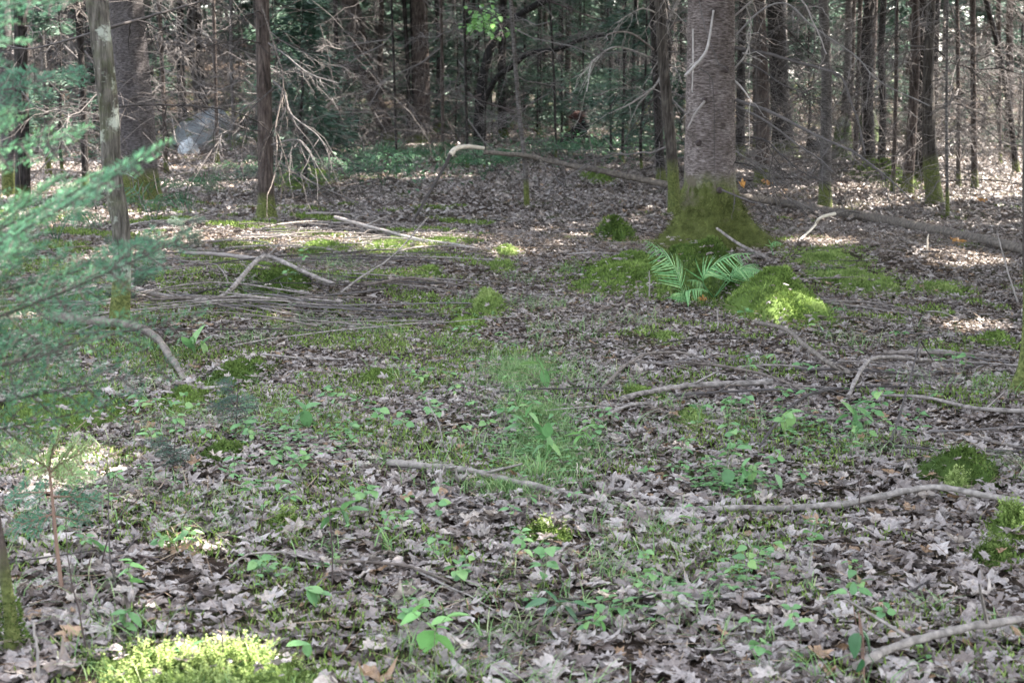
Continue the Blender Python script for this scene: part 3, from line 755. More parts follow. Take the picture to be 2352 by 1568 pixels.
while cnt < 104:
    y = random.uniform(24, 52); x = random.uniform(-.36, .36) * y
    uu = 1176 + x / mpp(y)
    if not free(x, y, .9) or in_gap(x, y) or y < (37 if 760 < uu < 1480 else 30): continue
    placed.append((x, y)); cnt += 1
    right = x > .1 * y
    far_tree(x, y, random.uniform(8, 13), random.uniform(.08, .24), 0, 'slender conifer far back in the woods, one of many alike', 'conifers far back in the woods',
             random.uniform(4.0, 5.5) if right else random.uniform(2.6, 5.0), n=1450, rad=random.uniform(1.3, 2.1), db=6, bark=random.choice(['spruce_bark', 'dark_bark', 'grey_bark']))
# unseen trees added beyond the right edge so their crowns shade the clearing
for i, (x, y) in enumerate([(4.6, 7.0), (6.4, 5.2), (6.0, 9.8), (8.2, 8.0), (7.8, 12.2), (10.2, 10.5), (9.6, 15.0), (5.4, 12.9), (8.8, 3.6), (11.8, 14), (11.4, 6.6), (7.4, 17.4), (12.6, 18.5), (6.6, 2.2), (4.4, 3.4), (10.6, 20.5), (14.2, 11.0), (9.4, .6), (6.9, 15.4), (8.2, 16.2), (5.2, 10.9), (5.8, 11.6), (4.9, 9.0)]):
    far_tree(x, y, random.uniform(11, 14), random.uniform(.16, .3), 1, 'tall unseen fir added beyond the right picture edge to shade the clearing', 'unseen shade firs added beyond the right picture edge', random.uniform(3.6, 4.6), 'fir_tree',
             n=5200, rad=random.uniform(2.4, 3.1), db=0, mat='canopy', bark='fir_bark_plain')
for i, (x, y) in enumerate([(-7.5, 10), (-6.2, 15.5), (-9.5, 19), (-8.5, 5.5), (-6.3, 20.5), (-5.2, 6.5)]):
    far_tree(x, y, random.uniform(10, 13), random.uniform(.16, .3), 1, 'tall fir standing beyond the left picture edge', 'firs beyond the left picture edge', random.uniform(3.6, 4.6), 'fir_tree',
             n=2600, rad=2.4, db=0, mat='canopy', bark='fir_bark_plain')

# small firs in the understorey: a few models, copied
protos = []
for i in range(6):
    H = 2.2 + .65 * i
    rt = thing('fir_sapling', (0, 0, 0), 'young fir with blue green boughs in the shaded understorey', 'young fir', 'young firs in the understorey')
    zs = np.linspace(-.1, H, 8)
    o = bpy.data.objects.new('trunk', trunk_mesh(np.stack([.02 * rng.standard_normal(8), .02 * rng.standard_normal(8), zs], -1), np.linspace(.028, .005, 8), 7).mesh('trunk', M['dark_bark'])); COL.objects.link(o); o.parent = rt
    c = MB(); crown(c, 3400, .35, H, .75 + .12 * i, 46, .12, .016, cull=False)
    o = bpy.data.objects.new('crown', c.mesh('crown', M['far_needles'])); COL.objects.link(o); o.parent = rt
    protos.append(rt)
SAP = [(1050, 24, 2), (1130, 27, 3), (1175, 31, 4), (1235, 26, 3), (1290, 30, 5), (1340, 24.5, 2), (1380, 33, 5), (1430, 27, 4), (1475, 25, 3), (1010, 32, 5), (960, 29, 3), (880, 30, 4), (830, 27, 2), (760, 33, 4),
       (700, 29, 2), (1560, 34, 5), (1490, 36, 5), (1240, 38, 5), (1100, 38, 5), (1330, 41, 5), (1420, 43, 5), (1180, 44, 5), (950, 42, 5), (820, 41, 5), (650, 36, 4), (560, 40, 3), (150, 24, 3), (20, 27, 4),
       (240, 32, 4), (2100, 40, 5), (1960, 42, 4), (2330, 31, 5), (700, 21, 0), (340, 34, 1), (380, 40, 4), (590, 40, 3), (640, 28, 2), (730, 30, 4), (690, 40, 5), (300, 36, 5), (860, 33, 4), (1620, 33, 4), (1850, 36, 3), (2250, 38, 4), (1500, 29, 2), (1290, 36, 4), (1060, 35, 4), (330, 38, 3), (2050, 36, 2), (1860, 44, 4), (1700, 46, 5)]
used = set()
for u, y, k in SAP:
    if 780 < u < 1420 and y < 36: y += 11; k = min(5, k + 1)
    x = (u - 1176) * mpp(y)
    rt = protos[k] if k not in used else copy_tree(protos[k])
    used.add(k)
    rt.location = (x, y, float(hgt(x, y)))
    rt.rotation_euler = (0, 0, random.uniform(0, 6.28)); s = random.uniform(.8, 1.2); rt.scale = (s, s, s)

# far wall of forest, too deep in to count
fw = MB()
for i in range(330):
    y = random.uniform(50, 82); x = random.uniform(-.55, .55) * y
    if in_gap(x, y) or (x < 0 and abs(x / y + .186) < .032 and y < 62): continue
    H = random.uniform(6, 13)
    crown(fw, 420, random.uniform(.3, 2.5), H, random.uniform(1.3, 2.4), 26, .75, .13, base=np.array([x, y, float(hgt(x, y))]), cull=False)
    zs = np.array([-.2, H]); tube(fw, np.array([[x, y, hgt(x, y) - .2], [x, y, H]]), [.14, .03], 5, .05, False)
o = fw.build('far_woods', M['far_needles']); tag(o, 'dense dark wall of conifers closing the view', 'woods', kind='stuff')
# tangle of bare twigs low in the background
tw = MB()
for i in range(6200):
    y = random.uniform(16, 46); u = random.uniform(-60, 2420) if i < 3600 else (random.uniform(330, 900) if i % 2 else random.uniform(1690, 2380))
    if 900 < u < 1500 and y < 21: continue
    if 370 < u < 590 and y < 33 and random.random() < .75: continue
    x = (u - 1176) * mpp(y); z0 = float(hgt(x, y)) + abs(random.gauss(0, 1.1))
    L = random.uniform(.4, 1.5); d = unit(np.array([random.gauss(0, 1), random.gauss(0, .6), random.gauss(-.1, .55)]))
    t = np.linspace(0, 1, 5)[:, None]
    q = np.array([x, y, z0]) + d * L * t + np.array([0, 0, -1]) * L * .35 * t ** 2 + np.cumsum(rng.standard_normal((5, 3)), 0) * .03
    q[:, 2] = np.maximum(q[:, 2], hgt(q[:, 0], q[:, 1]) + .01)
    tube(tw, q, np.linspace(random.uniform(.0022, .0055), .001, 5), 3, random.random(), False)
o = tw.build('twig_tangle', M['twig']); tag(o, 'grey tangle of bare twigs through the background', 'twigs', kind='stuff')

# a broadleaf sapling with a bright cluster of leaves
LEAFO = np.array([(0, 0), (.16, .12), (.25, .34), (.24, .55), (.14, .8), (0, 1.0), (-.14, .8), (-.24, .55), (-.25, .34), (-.16, .12)])
def oval_leaf(mb, p, d, up, L, W=1.0, r=None, bend=.15, fold=.12):
    d = unit(np.asarray(d, float)); s = np.cross(d, up); s = s / (np.linalg.norm(s) + 1e-9); n = np.cross(s, d)
    a = LEAFO * np.array([W, 1.0])
    mid = np.array([(0, t) for t in (.25, .55)])
    pts = np.vstack([a, mid])
    z = fold * np.abs(pts[:, 0]) * 2 - bend * pts[:, 1] ** 2
    v = np.asarray(p) + L * (pts[:, 0:1] * s + pts[:, 1:2] * d + z[:, None] * n)
    f3 = np.array([[0, 1, 10], [1, 2, 10], [2, 11, 10], [2, 3, 11], [3, 4, 11], [4, 5, 11], [5, 6, 11], [6, 7, 11], [7, 8, 11], [8, 10, 11], [8, 9, 10], [9, 0, 10]])
    mb.add(v, f3, r)
foot = PD(1112, 300, 26); foot[2] = hgt(foot[0], foot[1])
ms = thing('maple_sapling', foot, 'young maple with a bright green leaf cluster left of the arching stem', 'sapling')
mb = MB(); tube(mb, resample([foot, PD(1116, 160, 26), PD(1110, 40, 26)], 10), np.linspace(.02, .008, 10), 6); mb.build('trunk', M['dark_bark'], ms)
mb = MB()
for i in range(110):
    p = PD(random.gauss(1112, 26), random.gauss(50, 16), 26 + random.gauss(0, .25))
    oval_leaf(mb, p, (random.gauss(0, 1), random.gauss(0, 1), random.gauss(-.5, .4)), np.array([0, -.2, 1.]), random.uniform(.07, .13), 1.5)
mb.build('crown', M['herb_bright'], ms)

# ------------------------------------------------------------------ rocks, stump
def rock(name, label, u, v, hu, hz, mat, depth=.8, y=None, seed=0, cat='rock'):
    c = P(u, v)
    if y: c = PD(u, v, y); c[2] = hgt(c[0], c[1])
    rs = np.random.default_rng(seed); rx = hu * mpp(c[1]); n, k = 14, 22
    ph = np.linspace(0, math.pi / 2, n); th = np.linspace(0, 2 * math.pi, k, endpoint=False)
    PH, TH = np.meshgrid(ph, th, indexing='ij')
    q = np.zeros_like(PH)
    for _ in range(9):
        a, b_, c_ = rs.integers(1, 4), rs.integers(1, 4), rs.random() * 6
        q += .06 * np.sin(a * TH + c_) * np.cos(b_ * PH + c_)
    rr = 1 + q
    X = rx * rr * np.cos(PH) ** .8 * np.cos(TH); Y_ = rx * depth * rr * np.cos(PH) ** .8 * np.sin(TH); Z_ = hz * rr * np.sin(PH) - .1
    vv = np.stack([X, Y_, Z_], -1).reshape(-1, 3)
    i = np.arange(n - 1)[:, None] * k; j = np.arange(k)[None, :]; j2 = (j + 1) % k
    f = np.stack([i + j, i + j2, i + k + j2, i + k + j], -1).reshape(-1, 4)
    o = MB().add(vv + c, f, .5).build(name, M[mat], origin=c)
    return tag(o, label, cat)
rock('boulder', 'big grey boulder behind the twigs right of the stout dark fir', 482, 338, 84, .80, 'rock', .7, seed=3)
rock('rock', 'small pale stone in front of the big grey boulder', 436, 352, 24, .36, 'pale_rock', seed=5)
rock('rock', 'low mossy stone left of the boulder foot', 372, 352, 34, .4, 'moss_rock', seed=6)
rock('rock', 'black wedge shaped rock left of the smooth grey trunk', 1872, 352, 22, .50, 'black_rock', seed=8)
rock('boulder', 'mossy boulder behind the smooth grey trunk', 1938, 368, 26, .75, 'moss_rock', seed=9)
rock('boulder', 'sunlit mossy rock far behind the black stem', 1990, 330, 40, .8, 'moss_rock', seed=12)
c = P(1328, 332)
st = thing('stump', c, 'dark torn stump with a red brown top standing among green leaves', 'stump')
mb = MB(); q = np.stack([np.array([-.3, -.22, 0, .16, .2, .1]) * .5, np.zeros(6), np.array([-.05, .1, .22, .33, .46, .54])], -1) + c
tube(mb, resample(q, 14), np.interp(np.linspace(0, 1, 14), [0, .3, .7, 1], [.26, .17, .14, .12]), 12, .5, wob=.16); mb.build('body', M['black_wood'], st)
mb = MB(); tube(mb, np.array([c + [.08, 0, .48], c + [.03, 0, .57], c + [-.06, 0, .60], c + [-.2, 0, .57]]), [.11, .13, .09, .02], 10, .5, wob=.15); mb.build('broken_top', M['red_wood'], st)
for k in range(6):
    a = random.uniform(0, 6.28); mb = MB()
    tube(mb, np.array([c + [.0, 0, .18], c + [.35 * math.cos(a), .3 * math.sin(a), .12], c + [.6 * math.cos(a), .55 * math.sin(a), -.03]]), [.07, .05, .02], 6, .5, wob=.1); mb.build('root', M['black_wood'], st)

# ------------------------------------------------------------------ moss cushions
def cushion(c, label, mat, cx, cy, rx, ry, H, seed):
    rs = np.random.default_rng(seed)
    n, k = 18, 48
    rr = np.linspace(1, 0.02, n); th = np.linspace(0, 2 * math.pi, k, endpoint=False)
    ph = rs.random(4) * 6
    edge = 1 + .18 * np.sin(2 * th + ph[0]) + .15 * np.sin(3 * th + ph[1]) + .12 * np.sin(5 * th + ph[2]) + .08 * np.sin(9 * th + ph[3])
    X = cx + rx * rr[:, None] * edge * np.cos(th); Yy = cy + ry * rr[:, None] * edge * np.sin(th)
    prof = (1 - rr ** 2.4)[:, None]
    bumps = .9 + .28 * np.sin(X * 8 + ph[1]) * np.sin(Yy * 7 + ph[0]) + .16 * np.sin(X * 23 + ph[2]) * np.sin(Yy * 19)
    Zz = hgt(X, Yy) + H * prof * bumps - .018 * (rr[:, None] ** 3)
    Zz += .006 * rs.standard_normal(Zz.shape)
    v = np.stack([X, Yy, Zz], -1).reshape(-1, 3)
    i = np.arange(n - 1)[:, None] * k; j = np.arange(k)[None, :]; j2 = (j + 1) % k
    f = np.stack([i + j, i + j2, i + k + j2, i + k + j], -1).reshape(-1, 4)
    mb = MB().add(v, f, .15)
    # fuzz of shoots
    area = rx * ry * 3.14 + 2 * H * (rx + ry)
    near = cy < 6
    N = int(min(26000, max(700, area * (9000 if near else (6500 if cy < 15 else 3500)))))
    fi = rs.integers(0, len(f), N)
    w = rs.dirichlet([1, 1, 1, 1], N)
    p = (v[f[fi]] * w[..., None]).sum(1)
    keep = np.ones(N, bool)
    hal = rs.random(N) < .22; cc = np.array([cx, cy, 0]); p[hal, :2] = cc[:2] + (p[hal, :2] - cc[:2]) / (np.sqrt(((p[hal, :2] - cc[:2]) ** 2 / np.array([rx, ry]) ** 2).sum(1)) + .05)[:, None] * (1 + .28 * np.abs(rs.standard_normal(hal.sum())))[:, None]; p[hal, 2] = hgt(p[hal, 0], p[hal, 1]) + .012
    nr = unit(np.cross(v[f[fi, 1]] - v[f[fi, 0]], v[f[fi, 3]] - v[f[fi, 0]])); nr[nr[:, 2] < 0] *= -1
    d = unit(nr + .55 * rs.standard_normal((N, 3)) + np.array([0, 0, .35]))
    L = (.022 if near else .013 + .0010 * cy) * (.5 + rs.random(N)); W = (.0035 if near else .0016 + .0003 * cy) * (.7 + .6 * rs.random(N))
    cl = .5 + .5 * np.sin(p[:, 0] * 14 + ph[0]) * np.sin(p[:, 1] * 12 + ph[1])
    kites(mb, p, d, unit(rs.standard_normal((N, 3))), L, W, np.clip(.55 * cl + .5 * rs.random(N), 0, 1))
    if near:      # feathery shoots with tiny leaves
        K = int(area * 1500)
        fi = rs.integers(0, len(f), K); b0 = v[f[fi, 0]]
        for q in range(9):
            t = (q + 1) / 9
            hh = .05 * (.6 + .6 * rs.random(K)) if q == 0 else hh
            lean = rs.standard_normal((K, 3)) * .25 if q == 0 else lean
            ax = unit(np.array([0, 0, 1.]) + lean); c0 = b0 + ax * (hh * t)[:, None]
            for _ in range(2):
                dd = unit(rs.standard_normal((K, 3)) * np.array([1, 1, .3]) + ax * .5)
                kites(mb, c0, dd, ax + .1, .012 * (1.3 - .6 * t) * np.ones(K), .0028 * np.ones(K), np.clip(.25 + .65 * t + .15 * rs.random(K), 0, 1))
    o = mb.build('moss_cushion', M[mat], origin=(cx, cy, float(hgt(cx, cy))))
    tag(o, label, 'moss')
for i, (m, e) in enumerate(zip(MOSS, MELL)):
    cushion(None, m[6], m[5], *e, m[4], 100 + i)

# ------------------------------------------------------------------ leaf litter (beyond counting)
HALF = [(0, 0), (.18, -.07), (.30, .0), (.50, .05), (.42, .15), (.33, .24), (.52, .38), (.64, .56), (.46, .52), (.25, .45), (.25, .62), (.21, .80), (.09, .84), (0, 1.02)]
MAPLE = np.array(HALF + [(-x, y) for x, y in HALF[-2:0:-1]])
BEECH = np.array([(0, 0), (.14, .10), (.24, .28), (.27, .48), (.21, .7), (.10, .88), (0, 1.0), (-.10, .88), (-.21, .7), (-.27, .48), (-.24, .28), (-.14, .10)])
SIMPLE = np.array([(0, 0), (.42, .05), (.34, .25), (.55, .5), (.22, .55), (0, 1.0), (-.22, .55), (-.55, .5), (-.34, .25), (-.42, .05)])
def leaf_tpl(outline, rings, rs, curl):
    c = np.array([0, .4])
    a = outline.copy() * np.array([rs.uniform(.8, 1.1), 1]) + rs.standard_normal(outline.shape) * .018
    a = a - c
    if rs.random() < .6:       # torn or half-folded leaf
        cut = rs.uniform(.02, .4); dr = rs.standard_normal(2); dr /= np.linalg.norm(dr)
        pr = a @ dr; a = a - np.clip(pr - cut, 0, None)[:, None] * dr * .8
    k = len(a)
    P2 = [a * s for s in np.linspace(1, 1 / rings, rings)] + [np.zeros((1, 2))]
    P2 = np.concatenate(P2)
    th = rs.uniform(0, 3.14); d = np.array([math.cos(th), math.sin(th)]); s = P2 @ d; s2 = P2 @ np.array([-d[1], d[0]])
    z = curl * (1.1 * s ** 2 + .35 * s2 ** 2) * rs.choice([1, 1, -1]) + .5 * curl * s * s2
    q = rs.random(6) * 6
    z = z + curl * .16 * (np.sin(P2[:, 0] * 9 + q[0]) * np.sin(P2[:, 1] * 8 + q[1]) + .7 * np.sin(P2[:, 0] * 17 + q[2]) * np.cos(P2[:, 1] * 15 + q[3]))
    z = z + .25 * curl * np.abs(P2[:, 0])
    V = np.stack([P2[:, 0], P2[:, 1], z], -1)
    F4 = []; F3 = []
    for r_ in range(rings - 1):
        for j in range(k):
            F4.append([r_ * k + j, r_ * k + (j + 1) % k, (r_ + 1) * k + (j + 1) % k, (r_ + 1) * k + j])
    o = (rings - 1) * k; ce = rings * k
    for j in range(k): F3.append([o + j, o + (j + 1) % k, ce])
    return V, np.array(F4).reshape(-1, 4), np.array(F3)
trs = np.random.default_rng(5)
NEAR = [leaf_tpl(MAPLE if i % 3 else BEECH, 3, trs, trs.uniform(.12, .75)) for i in range(36)]
MIDL = [leaf_tpl(MAPLE if i % 4 else BEECH, 1, trs, trs.uniform(.12, .7)) for i in range(16)]
FARL = [leaf_tpl(SIMPLE, 1, trs, trs.uniform(.2, .9)) for i in range(8)]

def moss_depth(x, y):
    q = np.full(len(x), 9.0)
    for (cx, cy, rx, ry) in MELL:
        q = np.minimum(q, ((x - cx) / rx) ** 2 + ((y - cy) / ry) ** 2)
    return q
def grass_depth(x, y):
    q = np.full(len(x), 9.0)
    for (cx, cy, rx, ry) in GRASS:
        q = np.minimum(q, ((x - cx) / rx) ** 2 + ((y - cy) / ry) ** 2)
    return q
def scatter(n, y0, y1, spread=.37, extra=.5):
    y = np.sqrt(y0 ** 2 + (y1 ** 2 - y0 ** 2) * rng.random(n))
    x = (rng.random(n) * 2 - 1) * (spread * y + extra)
    return x, y
def euler_mats(yaw, tx, ty):
    n = len(yaw); cz, sz = np.cos(yaw), np.sin(yaw); cx, sx = np.cos(tx), np.sin(tx); cy, sy = np.cos(ty), np.sin(ty)
    Rz = np.zeros((n, 3, 3)); Rz[:, 0, 0] = cz; Rz[:, 0, 1] = -sz; Rz[:, 1, 0] = sz; Rz[:, 1, 1] = cz; Rz[:, 2, 2] = 1
    Rx = np.zeros((n, 3, 3)); Rx[:, 0, 0] = 1; Rx[:, 1, 1] = cx; Rx[:, 1, 2] = -sx; Rx[:, 2, 1] = sx; Rx[:, 2, 2] = cx
    Ry = np.zeros((n, 3, 3)); Ry[:, 0, 0] = cy; Ry[:, 0, 2] = sy; Ry[:, 1, 1] = 1; Ry[:, 2, 0] = -sy; Ry[:, 2, 2] = cy
    return Rx @ Ry @ Rz
def litter(mb, tpls, n, y0, y1, smin, smax, zmax, tilt):
    x, y = scatter(n, y0, y1)
    md = moss_depth(x, y); gd = grass_depth(x, y)
    keep = ~((md < .62 + .55 * rng.random(n)) & (rng.random(n) < .93)) & ~((gd < 1.3 * rng.random(n)) & (rng.random(n) < .75))
    cl = vnoise(x * .35 + 3, y * .35); keep &= ~((cl > .3) & (rng.random(n) < .3))
    x, y = x[keep], y[keep]; m = len(x)
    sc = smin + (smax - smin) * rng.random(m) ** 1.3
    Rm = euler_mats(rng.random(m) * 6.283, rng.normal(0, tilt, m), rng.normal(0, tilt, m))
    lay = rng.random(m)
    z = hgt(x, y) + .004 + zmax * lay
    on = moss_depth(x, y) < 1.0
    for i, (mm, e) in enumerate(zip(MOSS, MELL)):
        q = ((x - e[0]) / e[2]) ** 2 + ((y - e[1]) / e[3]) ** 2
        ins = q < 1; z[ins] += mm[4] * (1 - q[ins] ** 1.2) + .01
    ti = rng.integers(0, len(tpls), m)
    col = np.clip(.58 * rng.random(m) + .42 * lay + .10 * rng.standard_normal(m), 0, .93)  # buried leaves toned darker, painting shade into the gaps
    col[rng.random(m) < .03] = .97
    for k, (V, F4, F3) in enumerate(tpls):
        s = np.where(ti == k)[0]
        if len(s) == 0: continue
        Vs = V[None] * np.stack([.55 + .5 * rng.random(len(s)), .75 + .3 * rng.random(len(s)), .6 + .9 * rng.random(len(s))], -1)[:, None, :]
        W = np.einsum('nij,nvj->nvi', Rm[s], Vs) * sc[s, None, None]
        W += np.stack([x[s], y[s], z[s]], -1)[:, None, :]
        g_ = hgt(W[..., 0], W[..., 1]) + .002
        W[..., 2] = np.maximum(W[..., 2], g_ - .01)
        nv = len(V); off = (np.arange(len(s)) * nv)[:, None, None]
        base = mb.n
        mb.add(W.reshape(-1, 3), (F3[None] + off).reshape(-1, 3), np.repeat(col[s], nv))
        if len(F4): mb.f.append((F4[None] + off).reshape(-1, 4) + base)
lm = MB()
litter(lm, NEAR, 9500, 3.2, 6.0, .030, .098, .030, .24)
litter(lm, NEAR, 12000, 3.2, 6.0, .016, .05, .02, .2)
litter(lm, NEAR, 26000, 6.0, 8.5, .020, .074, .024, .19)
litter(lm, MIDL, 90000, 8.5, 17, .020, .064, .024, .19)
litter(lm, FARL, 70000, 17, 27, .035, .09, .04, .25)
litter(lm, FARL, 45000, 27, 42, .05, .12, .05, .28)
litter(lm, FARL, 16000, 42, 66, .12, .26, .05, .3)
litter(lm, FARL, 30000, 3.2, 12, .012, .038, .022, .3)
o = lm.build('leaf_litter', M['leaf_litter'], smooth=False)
tag(o, 'dead brown and grey maple leaves covering the forest floor', 'leaf litter', kind='stuff')

# fallen needles and bits of twig between the leaves
nl = MB()
x, y = scatter(70000, 3.2, 15); md = moss_depth(x, y); k = (md > .9) | (rng.random(len(x)) < .1); x, y = x[k], y[k]; n = len(x)
a = rng.random(n) * 6.283; d = unit(np.stack([np.cos(a), np.sin(a), .18 * rng.standard_normal(n)], -1))
L = np.where(rng.random(n) < .12, .10 + .12 * rng.random(n), .02 + .05 * rng.random(n))
kites(nl, np.stack([x, y, hgt(x, y) + .012 + .045 * rng.random(n)], -1), d, unit(np.array([0, 0, 1.]) + .3 * rng.standard_normal((n, 3))), L, .0009 + .0001 * y + .0006 * rng.random(n), rng.random(n))
o = nl.build('needle_litter', M['needle_litter']); tag(o, 'tan fallen needles and twig scraps between the leaves', 'needle litter', kind='stuff')

# ------------------------------------------------------------------ grass
def blades(mb, x, y, h, w, lean, r=None, z0=None):
    n = len(x); a = rng.random(n) * 6.283
    d = np.stack([np.cos(a), np.sin(a), np.zeros(n)], -1); s = np.stack([-np.sin(a), np.cos(a), np.zeros(n)], -1)
    b = np.stack([x, y, hgt(x, y) if z0 is None else z0], -1)
    vs = []
    for t, ww in ((0, 1), (.4, .85), (.75, .55), (1.0, .06)):
        c = b + d * (lean * h * t ** 2)[:, None] + np.array([0, 0, 1.]) * (h * (t - .35 * np.minimum(lean, 1.6) * t ** 2.4))[:, None]
        vs += [c - s * (w * ww)[:, None], c + s * (w * ww)[:, None]]
    v = np.stack(vs, 1)
    q = np.array([[0, 1, 3, 2], [2, 3, 5, 4], [4, 5, 7, 6]])
    f = (q[None] + (np.arange(n) * 8)[:, None, None]).reshape(-1, 4)
    mb.add(v.reshape(-1, 3), f, np.repeat(rng.random(n) if r is None else r, 8))
gm = MB()
for (cx, cy, rx, ry), dens in zip(GRASS, (9000, 5500, 5500, 2000)):
    a = rng.random(dens) * 6.283; rr = np.abs(rng.standard_normal(dens)) * .62 * (.9 + .25 * np.sin(3 * a + cx))
    x, y = cx + rx * rr * np.cos(a), cy + ry * rr * np.sin(a)
    blades(gm, x, y, .02 + .055 * rng.random(dens) ** 1.5, .0011 + .0009 * rng.random(dens), .3 + 1.0 * rng.random(dens))
x, y = scatter(6500, 3.4, 13)         # loose fine grass in small wisps
px_ = x * 1; k = vnoise(x * .5 + 1, y * .5 + 2) > .0 + .16 * np.abs(x + .3) + .06 * (y - 6); x, y = x[k], y[k]
for i in range(len(x)):
    m = random.randint(4, 12)
    blades(gm, x[i] + .03 * rng.standard_normal(m), y[i] + .03 * rng.standard_normal(m), .04 + .09 * rng.random(m), .001 + .0012 * rng.random(m), .4 + 1.3 * rng.random(m))
o = gm.build('grass', M['grass']); tag(o, 'fine green grass growing thinly through the dead leaves', 'grass', kind='stuff')
mc = MB()
x, y = scatter(480000, 3.3, 19)
f = vnoise(x * .55 + 5, y * .55 + 1) + .35 * vnoise(x * 2.3, y * 2.3 + 4)
k = f > .06 + .13 * np.clip(x, -2, 3) + .55 * np.exp(-(((x - .45 - .02 * (y - 8)) / .5) ** 2)) * (y > 6.8) + .34 * np.clip((y - 9.2) / 4, 0, 1.5) + .2 * rng.random(len(x)); x, y = x[k], y[k]; n = len(x)
kites(mc, np.stack([x, y, hgt(x, y) + .008 + .022 * rng.random(n)], -1), unit(np.stack([.5 * rng.standard_normal(n), .5 * rng.standard_normal(n), np.ones(n)], -1)), unit(rng.standard_normal((n, 3))),   .014 + .022 * rng.random(n), .0014 + .00028 * y, rng.random(n))
o = mc.build('moss_cover', M['moss']); tag(o, 'thin green moss creeping between the dead leaves', 'moss', kind='stuff')
def tuft(u, v, hpx, n, label):
    c = P(u, v); mb = MB()
    h = hpx * mpp(c[1])
    blades(mb, c[0] + .018 * rng.standard_normal(n), c[1] + .018 * rng.standard_normal(n), h * (.55 + .6 * rng.random(n)), .0018 + .0018 * rng.random(n), .3 + .9 * rng.random(n))
    o = mb.build('grass_tuft', M['grass'], origin=c); tag(o, label, 'grass tuft', 'grass tufts among the dead leaves')
TUFT = [(890, 1280, 85, 14, 'tall grass tuft with long arched blades left of the sunlit leaves'), (1475, 945, 0, 0, ''), (1530, 945, 60, 16, 'bright grass tuft on the front of the short thick log piece'), (1165, 1330, 60, 14, 'grass tuft below the little four leaved seedling'),
        (1385, 1312, 55, 12, 'grass tuft on the open leaf slope left of the bare patch'), (1410, 1330, 62, 8, 'grass blades just right of the leaf slope tuft'), (1640, 1390, 70, 12, 'thin grass tuft on the leafy slope below the long branch'), (1865, 1370, 55, 14, 'dark short grass tuft against a curled leaf'),
        (1525, 1240, 75, 10, 'pale thin grass tuft just under the long fallen branch'), (1105, 1400, 60, 10, 'grass tuft behind the yellow green leaves'), (1100, 1480, 70, 10, 'grass tuft right of the yellow green leaves'), (1240, 1110, 90, 40, 'dense upright grass clump in the centre of the clearing'),
        (820, 1090, 50, 14, 'grass tuft above the left end of the long fallen branch'), (2300, 1450, 55, 8, 'grass tuft near the lower right branch'), (2140, 1410, 70, 26, 'wispy fine grass clump above the lower right branch'), (1760, 1480, 70, 8, 'long bladed grass tuft left of the drooping dark leaves'),
        (1270, 1545, 70, 12, 'grass tuft at the bottom edge of the clearing'), (830, 770, 45, 14, 'short grass tuft left of the bright rounded moss hump'), (1370, 700, 32, 40, 'pale wispy grass in front of the long moss cushion'), (2100, 1560, 55, 8, 'arched grass blades behind the lower right branch'), (690, 1060, 45, 12, 'grass tuft right of the palm shaped seedling'), (1000, 1290, 60, 14, 'leaning grass tuft beside the pale flat leaf')]
for t in TUFT:
    if t[4]: tuft(*t)

# ------------------------------------------------------------------ fallen branches and sticks
def px_stick(name, label, px, w0, w1, mat='log_bark', lift=None, k=9, cat='fallen branch', group=None, wob=.09, twigs=0):
    pts = [P(u, v) for u, v in px]
    q = resample(pts, max(10, 6 * len(pts)))
    m = np.array([mpp(p[1]) for p in q])
    rad = np.linspace(w0, w1, len(q)) / 2 * m
    q[:, 2] = hgt(q[:, 0], q[:, 1]) + rad * .8 + .024 + (0 if lift is None else np.interp(np.linspace(0, 1, len(q)), np.linspace(0, 1, len(lift)), lift))
    q += np.cumsum(rng.standard_normal(q.shape) * np.array([1, 1, .4]), 0) * .2 * rad.mean()
    mb = MB(); r0 = random.random()
    tube(mb, q, rad * (1 + .08 * rng.standard_normal(len(q))), k, r0, wob=wob)
    o0 = q[len(q) // 2].copy(); o0[2] = hgt(o0[0], o0[1])
    for _ in range(twigs):
        i = random.randint(2, len(q) - 2); d = unit(q[i + 1] - q[i]); dr = unit(d * random.choice([-1, 1]) + rng.standard_normal(3) * np.array([1, 1, .4]) + np.array([0, 0, .25]))
        L = random.uniform(.08, .25); t = np.linspace(0, 1, 4)[:, None]
        tube(mb, q[i] + dr * L * t, rad[i] * .45 * (1 - .6 * t[:, 0]) + .001, 4, r0, False)
    o = mb.build(name, M[mat], origin=o0)
    return tag(o, label, cat, group)
px_stick('fallen_branch', 'long pale barked branch lying across the foreground leaves', [(890, 1082), (1040, 1098), (1130, 1115), (1250, 1142), (1400, 1162), (1560, 1182), (1700, 1187), (1850, 1189), (1950, 1186), (2060, 1167), (2150, 1155), (2250, 1166), (2400, 1180)], 17, 15, 'pale_log', k=12, lift=[.0, .010, .004, -.030, -.002, .012, .016, .035, .01], twigs=2)
px_stick('fallen_branch', 'thick branch in the lower right corner rising to the edge', [(1960, 1585), (2050, 1540), (2130, 1512), (2250, 1482), (2420, 1455)], 22, 19, 'pale_log', k=12, twigs=2, lift=[.03, .03, .03])
px_stick('fallen_branch', 'smooth grey branch slanting down from below the domed moss mound', [(1735, 764), (1800, 790), (1850, 830), (1900, 862), (1958, 886)], 9, 13, 'pale_log', k=10, lift=[.03, .06, .05, .03], twigs=2)
px_stick('fallen_log', 'grey curved log under the fir boughs with mossy end', [(120, 756), (240, 768), (340, 792), (400, 850), (450, 918)], 26, 13, 'pale_log', k=12, lift=[.02, .03, .03, 0], cat='log')
px_stick('fallen_branch', 'bent branch bowed over the mossy hump of the brush pile', [(284, 676), (384, 683), (500, 666), (600, 653), (667, 655), (767, 672)], 11, 9, lift=[.02, .02, .04, .10, .10, .02], twigs=3)
